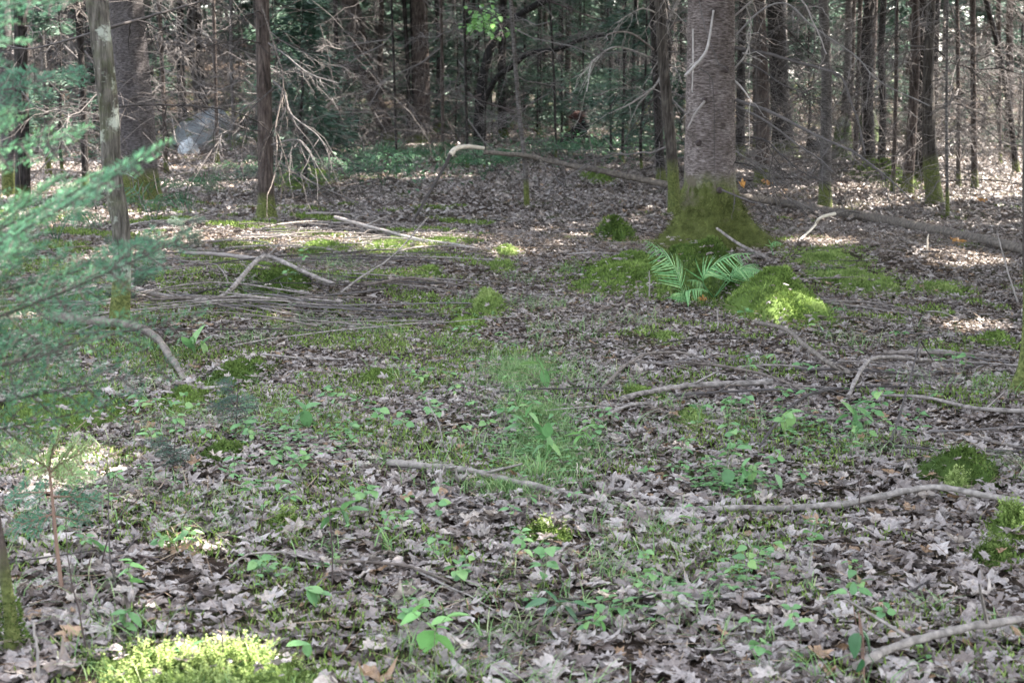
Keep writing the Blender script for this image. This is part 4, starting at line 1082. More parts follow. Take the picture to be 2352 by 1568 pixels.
px_stick('fallen_branch', 'crooked branch in front of the mossy hump of the brush pile', [(480, 716), (533, 696), (573, 674), (617, 682), (660, 684)], 9, 7, lift=[.02, .04, .08, .06, .03], twigs=2)
px_stick('fallen_branch', 'pale straight stick along the upper rim of the brush pile', [(426, 604), (520, 610), (615, 617)], 8, 10, 'pale_twig', lift=[.05, .05, .04])
px_stick('fallen_branch', 'pale stick running down right from the sunlit band', [(770, 530), (860, 543), (967, 563), (1097, 580)], 7, 6, 'pale_twig', lift=[.1, .05, .02, 0], twigs=3)
px_stick('fallen_branch', 'long thin twig slanting up towards the sunlit band', [(784, 690), (884, 650), (984, 592)], 5, 3, lift=[.03, .12, .3])
px_stick('fallen_branch', 'thin grey twig lying level right of the brush pile', [(834, 676), (951, 666), (1071, 671)], 6, 4, lift=[.03, .06, .02])
px_stick('fallen_branch', 'short thick log piece with moss along its front', [(1425, 932), (1500, 915), (1568, 905), (1660, 902), (1768, 897)], 12, 15, lift=[0, .01, .02, .02], k=11, twigs=1)
px_stick('fallen_branch', 'bowed dark branch left of the short thick log piece', [(1381, 908), (1434, 875), (1484, 852), (1568, 844), (1640, 850)], 8, 5, lift=[.0, .05, .06, .05, 0], twigs=2)
px_stick('fallen_branch', 'long thin branch crossing behind the short thick log piece', [(1560, 858), (1650, 866), (1735, 884), (1818, 914), (1861, 944)], 7, 5, lift=[.03, .03, .03, .02])
px_stick('fallen_branch', 'pale twig joining the foot of the smooth grey branch', [(1811, 884), (1850, 868), (1890, 854)], 6, 5)
px_stick('fallen_branch', 'forked branch reaching right from the foot of the smooth grey branch', [(1945, 925), (1975, 890), (2001, 872), (2060, 860), (2118, 854)], 10, 8, lift=[0, .05, .08, .06, .03], twigs=2)
px_stick('fallen_branch', 'longest of the level sticks left of the mossy edge trunk', [(2028, 836), (2168, 843), (2328, 851)], 9, 7, lift=[.03, .04, .03])
px_stick('fallen_branch', 'split pale stick just above the longest level stick', [(2041, 821), (2120, 818), (2195, 821)], 8, 6, 'pale_twig')
px_stick('fallen_branch', 'arched twig standing up from the leaves below the level sticks', [(2045, 1033), (2075, 983), (2098, 930), (2110, 900), (2140, 880)], 6, 3, 'twig', lift=[.0, .1, .18, .22, .08])
px_stick('fallen_branch', 'dark branch propped up through the leafy seedlings', [(1745, 1046), (1801, 1004), (1851, 985), (1901, 972), (1941, 950)], 7, 6, 'twig', lift=[.01, .08, .12, .12, .05], twigs=2)
px_stick('fallen_branch', 'grey branch running to the right edge above the olive moss hump', [(2001, 924), (2135, 944), (2235, 964), (2380, 974)], 7, 12, lift=[.01, .03, .02, .02], twigs=2)
px_stick('fallen_branch', 'dark straight stick under the propped branch', [(1868, 974), (1940, 980), (2010, 982)], 7, 5)
px_stick('fallen_branch', 'slim grey stick left of the pale flat leaf', [(770, 1316), (870, 1326), (951, 1338), (1041, 1360)], 9, 6, lift=[.01, .02, .02, 0])
px_stick('fallen_branch', 'dark rotten branch in the foreground leaves right of the yellow green leaves', [(1310, 1440), (1401, 1411), (1481, 1384)], 13, 7, 'twig', twigs=2)
px_stick('fallen_branch', 'short dark root like piece in the bare leaf patch', [(1500, 1440), (1470, 1420), (1520, 1400)], 6, 4, 'twig')
px_stick('fallen_branch', 'thin dark stick lying left of the dark bare stem', [(393, 1197), (500, 1180), (610, 1162)], 5, 4, 'twig')
px_stick('fallen_branch', 'silver grey twig bowed over the leaves in the lower left', [(500, 1350), (567, 1314), (650, 1306), (734, 1306)], 5, 5, lift=[.0, .03, .03, .0])
px_stick('fallen_branch', 'broken stub with a pale cut end by the log moss', [(430, 910), (520, 900), (490, 897)], 9, 9, 'pale_twig')
px_stick('fallen_branch', 'thin stick crossing the moss beside the log', [(600, 826), (700, 835), (800, 838)], 6, 4)
px_stick('fallen_branch', 'dark thin branch along the right edge leaves', [(2050, 1040), (2200, 1050), (2352, 1052)], 6, 5, 'twig')
px_stick('fallen_branch', 'stick pointing down the slope near the right edge', [(2180, 1010), (2280, 1030), (2380, 1050)], 7, 6)
px_stick('fallen_branch', 'lower of two sticks ending at the right edge', [(2130, 1005), (2250, 1000), (2380, 990)], 5, 5, 'twig')

# the long leaning log with its bent, peeled end
p0 = P(2352, 577)
lg = thing('fallen_log', P(1850, 490), 'long thin fallen trunk passing behind the big fir, its broken end bent down', 'log')
ydep = np.interp
def LP(u, v, y): return PD(u, v, y)
def LG(u, v): return PD(u, v, P(u, v)[1] * .955)
pts = [LG(2420, 590), LG(2352, 574), LG(2200, 541), LG(2000, 501), LG(1800, 470), LP(1700, 455, 18.0), LP(1560, 430, 18.3), LP(1400, 396, 18.5), LP(1290, 373, 18.6), LP(1210, 353, 18.6), LP(1110, 341, 18.4)]
q = resample(pts, 70); rad = np.interp(np.linspace(0, 1, 70), [0, .3, .6, .8, 1], [13, 10.5, 8, 6, 5]) * np.array([mpp(a[1]) for a in q])
q += np.cumsum(rng.standard_normal(q.shape), 0) * .003
mb = MB(); tube(mb, q, rad, 12, .15, wob=.05)
for _ in range(7):
    i = random.randint(12, 66); d = unit(np.array([random.gauss(0, .6), random.gauss(0, .6), random.gauss(.1, 1)])); t = np.linspace(0, 1, 4)[:, None]
    tube(mb, q[i] + d * random.uniform(.1, .4) * t, .012 * (1 - .7 * t[:, 0]), 4, .6, False)
mb.build('bole', M['pale_log'], lg)
q = resample([LP(1112, 341, 18.4), LP(1075, 337, 18.3), LP(1048, 342, 18.1), LP(1034, 356, 18.0)], 24)
mb = MB(); tube(mb, q, np.linspace(4.2, 6.5, 24) * mpp(18.4), 8, .5, wob=.07); mb.build('peeled_end', M['peeled'], lg)
q = resample([LP(1034, 356, 18.0), LP(1020, 385, 17.9), LP(985, 445, 17.5), P(948, 514) + [0, 0, .02]], 20)
mb = MB(); tube(mb, q, np.linspace(4.5, 3.0, 20) * mpp(17.8), 7, .3, wob=.06); mb.build('hanging_top', M['twig'], lg)
# leaning stick on the big fir's root
mb = MB(); q = resample([PD(1646, 524, 12.95), PD(1700, 562, 12.75), P(1768, 604) + [0, 0, .03]], 14); tube(mb, q, np.linspace(3, 4, 14) * mpp(13), 7, .6)
o = mb.build('fallen_branch', M['log_bark'], origin=q[-1]); tag(o, 'stick leaning against the mossy root of the big fir', 'fallen branch')
mb = MB(); q = resample([P(1838, 556) + [0, 0, .02], PD(1870, 520, 15.0), PD(1885, 500, 15.0), PD(1918, 491, 15.1)], 16); tube(mb, q, np.linspace(2.5, 4.5, 16) * mpp(15), 6, .9)
o = mb.build('fallen_branch', M['peeled'], origin=q[0]); tag(o, 'pale splintered stick leaning on the long fallen trunk', 'fallen branch')
mb = MB(); q = resample([P(1562, 470) + [0, 0, .0], P(1500, 470) + [0, 0, .2]], 8)

def rand_stick(u, v, L, ang, rad, mat, lift, label, group, name='fallen_stick', n=9, bend=.12):
    c = P(u, v); t = np.linspace(-.5, .5, n)
    d = np.array([math.cos(ang), math.sin(ang)]); s = np.array([-d[1], d[0]])
    w = np.cumsum(rng.standard_normal(n)) * bend * L / n + bend * L * random.gauss(0, .7) * (4 * t * t)
    q = np.zeros((n, 3)); q[:, :2] = c[:2] + t[:, None] * L * d + w[:, None] * s
    q[:, 2] = hgt(q[:, 0], q[:, 1]) + rad + .015 + lift * (1 - 2 * t * t) + random.uniform(-.3, .3) * lift * t
    mb = MB(); r0 = random.random()
    rr = rad * np.linspace(1, .45, n) * (1 + .07 * rng.standard_normal(n))
    tube(mb, q, rr, 6, r0)
    for _ in range(random.randint(0, 4)):
        i = random.randint(2, n - 2); dr = unit(np.array([*(d * random.uniform(.3, 1) + s * random.choice([-1, 1]) * .8), random.uniform(-.1, .5)]))
        LL = L * random.uniform(.1, .3); tt = np.linspace(0, 1, 4)[:, None]
        tube(mb, q[i] + dr * LL * tt + np.array([0, 0, -1]) * LL * .15 * tt ** 2, rr[i] * .55 * (1 - .6 * tt[:, 0]), 4, r0, False)
    o = mb.build(name, M[mat], origin=(c[0], c[1], float(hgt(c[0], c[1])))); tag(o, label, 'stick', group)
for i in range(112):
    u = random.gauss(490, 250); v = random.gauss(660, 70)
    if not (20 < u < 960 and 525 < v < 800): continue
    rand_stick(u, v, random.uniform(.4, 1.9), random.gauss(.0, .5) + (math.pi if random.random() < .5 else 0), random.uniform(.0026, .0085), random.choice(['log_bark', 'log_bark', 'twig', 'twig']), random.uniform(.0, .08) * math.exp(-((u - 560) / 260) ** 2) + .02,
               'grey dead stick lying in the tangled brush pile', 'sticks of the brush pile')
for i in range(30):
    u = random.uniform(300, 1000); v = random.uniform(505, 590)
    rand_stick(u, v, random.uniform(.3, 1.2), random.gauss(0, .6), random.uniform(.005, .012), random.choice(['pale_twig', 'log_bark']), random.uniform(.01, .08), 'pale stick lying in the sunlit band behind the brush pile', 'sticks in the sunlit band')
for i in range(30):
    u = random.gauss(1900, 260); v = random.gauss(880, 60)
    if u > 2380 or v < 760: continue
    rand_stick(u, v, random.uniform(.25, 1.0), random.gauss(-.1, .5), random.uniform(.003, .009), random.choice(['log_bark', 'twig', 'twig']), random.uniform(.0, .05), 'thin grey stick scattered below the domed moss mound', 'sticks below the domed moss mound')
for i in range(36):
    u = random.uniform(0, 2352); v = random.uniform(960, 1560)
    rand_stick(u, v, random.uniform(.12, .5), random.uniform(0, 6.28), random.uniform(.0018, .0045), random.choice(['log_bark', 'twig', 'twig', 'dark_twig']), random.uniform(.0, .02), 'small twig lying loose on the foreground leaves', 'twigs on the foreground leaves', n=7)
for i in range(42):
    u = random.uniform(650, 2352); v = random.uniform(440, 760)
    rand_stick(u, v, random.uniform(.2, 1.1), random.gauss(0, .7), random.uniform(.003, .009), random.choice(['log_bark', 'twig', 'pale_twig']), random.uniform(.0, .05), 'thin stick lying on the far leaves of the clearing', 'sticks on the far leaves')
for i in range(36):
    u = random.uniform(0, 2352); v = random.uniform(345, 440)
    rand_stick(u, v, random.uniform(.5, 2.4), random.gauss(0, .8), random.uniform(.006, .018), random.choice(['log_bark', 'twig', 'twig']), random.uniform(.0, .25), 'dead branch lying between the far trunks', 'dead branches between the far trunks')

# upright bare stems in the foreground
def stem(label, px, y=None, w0=3.5, w1=2, mat='dark_twig', lean=0, name='bare_stem', twigs=2):
    c = P(*px[0]); pts = [c - [0, 0, .03]] + [PD(u, v, c[1] + lean * i) for i, (u, v) in enumerate(px[1:])]
    q = resample(pts, 14); q[1:-1] += rng.standard_normal((12, 3)) * .0012
    mb = MB(); tube(mb, q, np.linspace(w0, w1, 14) / 2 * mpp(c[1]), 6, .5)
    for _ in range(twigs):
        i = random.randint(6, 13); d = unit(np.array([random.gauss(0, 1), random.gauss(0, .6), random.uniform(.3, 1)])); t = np.linspace(0, 1, 3)[:, None]
        tube(mb, q[i] + d * random.uniform(.02, .07) * t, .0012 * (1 - .6 * t[:, 0]), 4, .5, False)
    o = mb.build(name, M[mat], origin=c); tag(o, label, 'bare stem')
stem('black bare stem standing beside the four broad leaves', [(762, 1358), (764, 1260), (758, 1180), (764, 1118)], w0=5)
stem('short dark stem left of the four broad leaves', [(597, 1250), (602, 1200), (607, 1146)], w0=3.5)
stem('black stem standing behind the long fallen branch', [(1972, 1184), (1974, 1140), (1970, 1090)], w0=4)
stem('tall dark stem in the lower left leaves', [(208, 1520), (182, 1410), (160, 1310), (150, 1190)], w0=5.5, twigs=4)
stem('pale upright stick by the bottom left corner', [(92, 1580), (86, 1500), (76, 1424)], w0=9, w1=6, mat='pale_twig', twigs=0)
stem('thin dark stem growing out of the bright feathery moss', [(500, 1566), (512, 1480), (508, 1380)], w0=3.5)
stem('twiggy dark stem below the fir seedling', [(220, 1320), (250, 1230), (280, 1180), (330, 1130)], w0=4.5, twigs=5)
stem('grey bent stem left of the round leaf stalk', [(280, 1370), (252, 1280), (250, 1150), (246, 1060)], w0=5, mat='twig')
stem('thin pale stem in front of the long moss cushion', [(1490, 694), (1492, 660), (1491, 622)], w0=5, mat='pale_twig')
stem('forked pale stem below the dark steep moss mound', [(1650, 766), (1649, 735), (1647, 706)], w0=5, mat='pale_twig', twigs=3)
stem('bowed thin stalk in the middle of the clearing', [(1020, 1040), (1010, 980), (985, 930), (978, 905)], w0=3.5, mat='pale_twig')
stem('white thin stalk above the long fallen branch', [(1326, 1105), (1326, 1080), (1325, 1062)], w0=3, mat='peeled', twigs=0)
stem('curved grey stalk left of the four broad leaves', [(785, 1120), (770, 1085), (745, 1062), (715, 1050)], w0=6, mat='twig', twigs=0)
stem('upright bare twig before the right edge trunk', [(2344, 700), (2320, 640), (2300, 570), (2290, 530)], w0=5, mat='pale_twig')
stem('thin upright twig at the end of the long fallen trunk', [(2130, 580), (2130, 552), (2133, 538)], w0=5, mat='peeled', twigs=0)
# little leaning tree stem in the lower left corner
c = P(30, 1497)
lt = thing('sapling', c, 'thin sapling with moss at its foot in the lower left corner', 'sapling')
q = resample([c - [0, 0, .05], PD(24, 1420, c[1]), PD(8, 1300, c[1]), PD(-10, 1190, c[1]), PD(-40, 1000, c[1]), PD(-120, 600, c[1])], 24)
pl = q - c; mb = trunk_mesh(pl, np.interp(np.arange(24), [0, 3, 23], [.021, .016, .010]), 12, .9, .05, 3, 4)
o = bpy.data.objects.new('trunk', mb.mesh('trunk', M['spruce_bark'])); COL.objects.link(o); o.parent = lt
mb = MB(); n = 900; a = rng.random(n) * 6.28; z = .14 * rng.random(n) ** 1.5
rr = .02 + .045 * np.exp(-z / .035)
cc = c + np.stack([np.interp(z, pl[:, 2], pl[:, 0]) + rr * np.cos(a), rr * np.sin(a), z], -1)
kites(mb, cc, unit(np.stack([np.cos(a), np.sin(a), .4 + .4 * rng.standard_normal(n)], -1)), unit(rng.standard_normal((n, 3))), .014 * np.ones(n), .0022 * np.ones(n), rng.random(n))
mb.build('moss_sock', M['moss_dark'], lt)

# ------------------------------------------------------------------ fir boughs
def bough_mesh(L, seed, needle=.019, step=.0034, wid=.0011, spread=.42, droop=.12, upturn=.0):
    """flat fir spray along +X"""
    rs = np.random.default_rng(seed)
    wood = MB(); nd = MB()
    segs = []
    n = 16; t = np.linspace(0, 1, n)
    main = np.stack([t * L, .03 * L * np.sin(t * 3 + rs.random() * 6), -droop * L * t ** 2 + upturn * L * t ** 3], -1); main -= main[0]
    segs.append((main, .0042, .0012, .12))
    s = .10 * L
    sgn = 1
    while s < L * .97:
        f = s / L; i = f * (n - 1); a = main[int(i)] * (1 - i % 1) + main[min(int(i) + 1, n - 1)] * (i % 1)
        for sg in (sgn, -sgn) if rs.random() < .75 else (sgn,):
            ln = min(spread * L * (1.05 - f) + .02, .5 * L) * rs.uniform(.65, 1.1) * (.6 + .4 * min(1, f * 6))
            an = R(rs.uniform(42, 58)) * sg
            d = np.array([math.cos(an), math.sin(an), rs.normal(-.04, .10)])
            q = np.linspace(0, 1, 6)[:, None]
            tw = a + d * ln * q + np.array([.10, 0, -.10]) * ln * q ** 2
            segs.append((tw, .0018, .0008, 0))
            s2 = .03
            sg2 = 1
            while s2 < ln * .9 and ln > .06:
                a2 = a + d * s2 + np.array([.10, 0, -.10]) * ln * (s2 / ln) ** 2
                l2 = min(.42 * (ln - s2) + .012, .10) * rs.uniform(.6, 1.1)
                an2 = an + R(48) * sg2
                d2 = np.array([math.cos(an2), math.sin(an2), rs.normal(-.05, .12)])
                segs.append((np.array([a2, a2 + d2 * l2 * .5, a2 + d2 * l2]), .001, .0006, 0))
                sg2 = -sg2; s2 += rs.uniform(.014, .026)
        sgn = -sgn; s += rs.uniform(.03, .055) * max(L, .3) / .5
    for pts, r0, r1, skip in segs:
        tube(wood, pts, np.linspace(r0, r1, len(pts)), 4, .5, False)
        ln = np.linalg.norm(pts[-1] - pts[0]); m = max(4, int(ln * (1 - skip) / step))
        tt = skip + (1 - skip) * (np.arange(m) + rs.random(m)) / m
        ix = tt * (len(pts) - 1); i0 = np.minimum(ix.astype(int), len(pts) - 2); fr = (ix - i0)[:, None]
        p = pts[i0] * (1 - fr) + pts[i0 + 1] * fr; tn = unit(pts[i0 + 1] - pts[i0])
        side = unit(np.cross(tn, np.array([0, 0, 1.])))
        for sg in (-1, 1):
            dd = unit(tn * .55 + side * sg * (.85 + .2 * rs.standard_normal((m, 1))) + np.array([0, 0, 1.]) * (.22 + .25 * rs.standard_normal((m, 1))))
            tip = np.clip((tt - .4) / .6, 0, 1)
            kites(nd, p, dd, unit(np.array([0, 0, 1.]) + .4 * rs.standard_normal((m, 3))), needle * (.7 + .5 * rs.random(m)) * (1 - .35 * (tt > .93)), np.full(m, wid), np.clip(.12 + .55 * rs.random(m) + .25 * tip * (pts is not main), 0, 1))
    return wood, nd
def place_bough(parent, rootp, tipp, seed, roll=0.0, mat='needles', name='bough', wood='dark_twig', **kw):
    rootp = np.asarray(rootp, float); tipp = np.asarray(tipp, float)
    L = np.linalg.norm(tipp - rootp)
    w, nd = bough_mesh(L, seed, **kw)
    xa = unit(tipp - rootp); up = np.array([math.sin(roll) * .8, -.75, 1.0]); ya = unit(np.cross(up, xa)); za = np.cross(xa, ya)
    Mx = Matrix(((xa[0], ya[0], za[0], 0), (xa[1], ya[1], za[1], 0), (xa[2], ya[2], za[2], 0), (0, 0, 0, 1)))
    loc = rootp - np.array(parent.location)
    o = bpy.data.objects.new(name, w.mesh(name, M[wood])); COL.objects.link(o); o.parent = parent
    o.matrix_basis = Matrix.Translation(Vector(loc)) @ Mx
    o2 = bpy.data.objects.new('needles', nd.mesh('needles', M[mat], smooth=False)); COL.objects.link(o2); o2.parent = o
    return o
c = P(-330, 1290); c[1] = 3.1; c[0] = (-330 - 1176) * mpp(3.1); c[2] = hgt(c[0], c[1])
ft = thing('fir_tree', c, 'young fir reaching its soft green boughs into view from the left edge', 'young fir')
zs = np.linspace(-.1, 3.4, 14)
o = bpy.data.objects.new('trunk', trunk_mesh(np.stack([.01 * rng.standard_normal(14), .01 * rng.standard_normal(14), zs], -1), np.linspace(.034, .008, 14), 12, .3, .1, 4, 3).mesh('trunk', M['grey_bark'])); COL.objects.link(o); o.parent = ft
BO = [((-330, 130), (250, 8), 3.1, 3.0, .2), ((-330, 60), (110, -20), 3.1, 2.6, 0), ((-330, 20), (60, 75), 3.1, 2.5, .3), ((-330, 330), (182, 128), 3.1, 3.3, .1), ((-330, 400), (185, 250), 3.1, 2.8, -.2), ((-330, 470), (130, 205), 3.1, 2.7, .4), ((-330, 480), (195, 335), 3.1, 3.2, .1),
      ((-330, 660), (402, 382), 3.1, 2.7, .1), ((-330, 560), (170, 395), 3.1, 2.5, .4), ((-330, 720), (300, 452), 3.1, 2.4, 0), ((-330, 760), (480, 515), 3.1, 3.0, .3), ((-330, 830), (440, 548), 3.1, 2.8, -.1), ((-330, 780), (250, 560), 3.1, 2.3, .2),
      ((-330, 900), (505, 690), 3.1, 3.0, .1), ((-330, 850), (330, 640), 3.1, 2.6, .3), ((-330, 1000), (435, 822), 3.1, 2.9, .0), ((-330, 930), (300, 760), 3.1, 2.7, .3), ((-330, 1060), (300, 905), 3.1, 3.1, .2)]
for i, (a, b, ya_, yb_, rl) in enumerate(BO):
    if i in (0, 5, 6, 8, 12, 14): continue
    place_bough(ft, PD(*a, ya_), PD(*b, yb_), 900 + i, rl, spread=.34 if i < 7 else .30, droop=-.03 if i > 6 else .05, step=.0038 if i < 11 else .0095, wid=.0011)
# low fir seedling with red brown stem, sunlight painted into its upper needles
c = P(147, 1375)
fs = thing('fir_seedling', c, 'knee high fir seedling with sunlit yellow green needles and red brown stem', 'fir seedling')
mb = MB(); tube(mb, resample([c - [0, 0, .03], PD(130, 1250, c[1]), PD(118, 1120, c[1]), PD(112, 1062, c[1])], 10), np.linspace(.0065, .003, 10), 7); mb.build('stem', M['red_twig'], fs)
for i, (a, b) in enumerate([((113, 1075), (20, 1020)), ((113, 1078), (60, 1090)), ((114, 1085), (200, 1010)), ((115, 1095), (215, 1075)), ((113, 1070), (120, 990)), ((118, 1130), (10, 1130)), ((120, 1140), (230, 1130)), ((122, 1180), (20, 1215)), ((122, 1185), (210, 1190))]):
    place_bough(fs, PD(*a, c[1]), PD(*b, c[1] + random.uniform(-.15, .1)), 950 + i, 0, 'sunlit_needles' if i < 5 else 'needles', wood='red_twig', spread=.5, step=.003)
def mini_fir(u, v, label, h, seed, mat='far_needles'):
    c = P(u, v); o = thing('fir_seedling', c, label, 'fir seedling')
    mb = MB(); tube(mb, np.array([c - [0, 0, .02], c + [.01, 0, h * .5], c + [.02, 0, h]]), [.004, .003, .0015], 6); mb.build('stem', M['dark_twig'], o)
    for i in range(9):
        a = random.uniform(0, 6.28); z = h * random.uniform(.25, .98); l = h * random.uniform(.35, .6)
        place_bough(o, c + [0, 0, z], c + np.array([math.cos(a) * l, math.sin(a) * l, z + l * .15]), seed + i, 0, mat, spread=.5)
mini_fir(540, 1010, 'small dark fir seedling below the mossy patch by the log', .24, 1000)
mini_fir(395, 1090, 'small dark fir seedling right of the sunlit one', .16, 1020)
mini_fir(310, 720, 'shaded fir seedling beside the foot of the lichen spotted trunk', .5, 1040)
mini_fir(430, 585, 'fir seedling standing behind the pale straight stick', .3, 1060)

# ------------------------------------------------------------------ ferns
def frond(parent, pts, mat, seed, wmax=.16, npin=24, name='frond'):
    rs = np.random.default_rng(seed)
    q = resample(pts, 30); mb = MB(); L = np.linalg.norm(np.diff(q, axis=0), axis=1).sum()
    tube(mb, q, np.linspace(.0035, .0008, 30), 5, .0, False)
    tn = unit(np.gradient(q, axis=0)); up = np.array([0, -.72, .8])
    for k in range(npin):
        f = .30 + .69 * k / npin; i = min(int(f * 29), 28)
        s = unit(np.cross(tn[i], up)); nn = np.cross(s, tn[i])
        w = wmax * L * math.sin(math.pi * min(1, (1.02 - f) / .72 * .62)) ** .9
        for sg in (-1, 1):
            d = unit(s * sg + tn[i] * .7 - nn * .3 + rs.standard_normal(3) * .12)
            m = 9
            base = q[i]
            pv = []; 
            side = unit(np.cross(d, nn))
            for j in range(m + 1):
                t = j / m; ww = .05 * w * (1 - t) ** .7 * (1.0 if j % 2 == 0 else .5) + .0008
                c0 = base + d * w * t + (tn[i] * .22 - nn * .2 + np.array([0, 0, -.22])) * w * t * t
                pv += [c0 - side * ww, c0 + side * ww]
            fq = np.array([[2 * j, 2 * j + 1, 2 * j + 3, 2 * j + 2] for j in range(m)])
            mb.add(np.array(pv), fq, rs.random())
    return mb.build(name, M[mat], parent, smooth=False)
def C10(x, y): return (1301.6 + .2608 * x, 382.8 + .2608 * y)
c = P(1577, 700)
fe = thing('fern', c, 'light green fern with arching fronds before the mossy big fir foot', 'fern')
yf = c[1]
def FP(x, y, dy=0): return PD(*C10(x, y), yf + dy)
frond(fe, [FP(1065, 1230), FP(1010, 1080), FP(950, 900, -.05), FP(830, 750, -.12), FP(690, 645, -.2)], 'fern', 1, .23)
frond(fe, [FP(1290, 1150, .1), FP(1200, 1010, .05), FP(1260, 900), FP(1420, 800, -.1), FP(1650, 760, -.2)], 'fern', 2, .23)
frond(fe, [FP(1110, 1430, -.1), FP(1060, 1200, -.15), FP(1040, 1110, -.2), FP(1120, 1080, -.3), FP(1215, 1090, -.4)], 'fern', 3, .23)
frond(fe, [FP(1300, 1150, .1), FP(1440, 960, .1), FP(1560, 900, .05), FP(1690, 930), FP(1790, 1000, -.05)], 'fern', 4, .22)
frond(fe, [FP(1310, 1140, .1), FP(1460, 980, .1), FP(1560, 900, .12), FP(1700, 860, .1)], 'fern', 5, .2)
frond(fe, [FP(1060, 1200, -.1), FP(1030, 1120, -.2), FP(930, 1140, -.3)], 'fern', 6, .25, 12)
frond(fe, [FP(1230, 1080, .1), FP(1170, 1010), FP(1080, 1000, -.1)], 'fern', 7, .25, 12)
frond(fe, [FP(1820, 780, 1.0), FP(1800, 690, 1.0), FP(1840, 660, .95), FP(1900, 690, .9)], 'fern', 8, .2, 10)
fp = thing('fern', (0, 0, 0), 'dusky green fern in the shade behind the clearing', 'fern', 'ferns in the shade behind the clearing')
for k in range(7):
    a = k / 7 * 6.28 + random.uniform(-.3, .3); l = random.uniform(.35, .6); e = np.array([math.cos(a), math.sin(a), 0])
    frond(fp, [np.zeros(3), e * l * .3 + [0, 0, l * .55], e * l * .75 + [0, 0, l * .62], e * l * 1.15 + [0, 0, l * .4]], 'fern_dark', 30 + k, .2, 12)
FERNS = [(800, 412), (850, 392), (900, 400), (940, 378), (830, 430), (1110, 415), (1130, 398), (980, 372), (1010, 390), (760, 396), (690, 408), (720, 442), (640, 430), (1250, 372), (1340, 362), (1300, 378), (1420, 362), (560, 420), (880, 430), (480, 450), (420, 470), (1060, 380), (1180, 370), (350, 520), (130, 560), (2310, 350)]
for i, (u, v) in enumerate(FERNS):
    o = fp if i == 0 else copy_tree(fp)
    p = P(u, v); o.location = p; o.rotation_euler = (0, 0, random.uniform(0, 6.28)); s = random.uniform(.7, 1.25); o.scale = (s, s, s)
# yellow green ground cover in the far opening
gc = MB()
for i in range(2600):
    u = random.gauss(1390, 120) if i % 3 else random.gauss(900, 130); v = random.gauss(352, 16) if i % 3 else random.gauss(395, 22)
    p = P(u, max(v, 318)); p[2] += random.uniform(.02, .35)
    oval_leaf(gc, p, (random.gauss(0, 1), random.gauss(0, 1), random.gauss(0, .4)), np.array([0, 0, 1.]), random.uniform(.04, .10), 1.3)
o = gc.build('undergrowth', M['fern_dark']); tag(o, 'low leafy green undergrowth in the far opening', 'undergrowth', kind='stuff')

# ------------------------------------------------------------------ small leafy plants
def plant(c, leaves, label, mat='herb', group=None, stem_pts=None, name='seedling', sm='herb_stem', w=.0016, cat='seedling'):
    """leaves: (offset from foot, direction, length, width factor)"""
    o = thing(name, c, label, cat, group); c = np.asarray(c, float)
    mb = MB(); top = np.mean([l[0] for l in leaves], 0)
    sp = stem_pts if stem_pts is not None else [np.zeros(3) - [0, 0, .02], top * .5 + [.003, 0, 0], top]
    tube(mb, resample([c + s for s in sp], 8), np.linspace(w, w * .6, 8), 5)
    for l in leaves:
        q = c + np.asarray(l[0]); b = c + np.asarray(sp[-1]); tube(mb, np.array([b, (b + q) / 2 + [0, 0, .003], q]), w * .5, 4, .5, False)
    mb.build('stem', M[sm], o)
    for p, d, L, W in leaves:
        lb = MB(); oval_leaf(lb, c + np.asarray(p), d, np.array([0, 0, 1.]) + .3 * rng.standard_normal(3), L, W, None, random.uniform(.1, .35), random.uniform(.05, .2))
        lb.build('leaf', M[mat], o)
    return o
def leaves_px(c, lst, jit=.02, dip=-.25):
    """leaf centre photo points (u,v,length px,angle deg in picture, width)"""
    out = []
    for (u, v, L, an, W) in lst:
        m = mpp(c[1]); p = PD(u, v, c[1] + random.uniform(-jit, jit))
        d = np.array([math.cos(R(an)), random.uniform(-.5, .3), math.sin(R(an)) * .8 + dip * .3]); d = unit(d)
        out.append((p - c - d * L * m * .5, d, L * m, W))
    return out
def stem_to(c, *px):
    return [np.array([0, 0, -.02])] + [PD(u, v, c[1]) - c for u, v in px]
c = P(778, 1235); plant(c, leaves_px(c, [(760, 1172, 52, 170, 1.5), (800, 1156, 50, 60, 1.6), (822, 1168, 56, 10, 1.5), (792, 1188, 56, -60, 1.6), (750, 1196, 50, -140, 1.4)]), 'seedling with four broad teal leaves beside the black bare stem', 'herb', stem_pts=stem_to(c, (776, 1200), (784, 1172)), w=.0022)
c = P(1000, 1535); plant(c, leaves_px(c, [(982, 1468, 62, -110, 1.9), (1026, 1472, 66, -30, 1.6), (1012, 1422, 56, 40, 1.7), (1052, 1412, 60, 20, 1.4), (990, 1440, 38, 120, 1.5), (942, 1418, 60, 200, 1.0), (960, 1392, 40, 60, .9), (1020, 1440, 34, 0, 1.4)]), 'seedling with large yellow green oval leaves in the foreground', 'herb_bright', stem_pts=stem_to(c, (998, 1480), (1000, 1450)), w=.002)
c = P(700, 1000); plant(c, leaves_px(c, [(672, 940, 50, 175, 1.1), (690, 928, 42, 120, 1.2), (712, 930, 46, 50, 1.2), (730, 938, 44, 10, 1.1), (704, 962, 46, -80, 1.3), (684, 955, 40, 215, 1.1)]), 'palm shaped seedling on a dark stalk left of the clearing centre', 'herb', stem_pts=stem_to(c, (702, 970), (702, 945)), sm='dark_twig')
c = P(447, 822); plant(c, leaves_px(c, [(430, 782, 48, 100, 1.2), (452, 766, 56, 80, 1.2), (468, 786, 52, 60, 1.1), (446, 798, 56, -90, 1.5), (472, 800, 46, -60, 1.2)]), 'upright broad leaved plant standing in front of the brush pile', 'herb', stem_pts=stem_to(c, (448, 800), (449, 785)), w=.003)
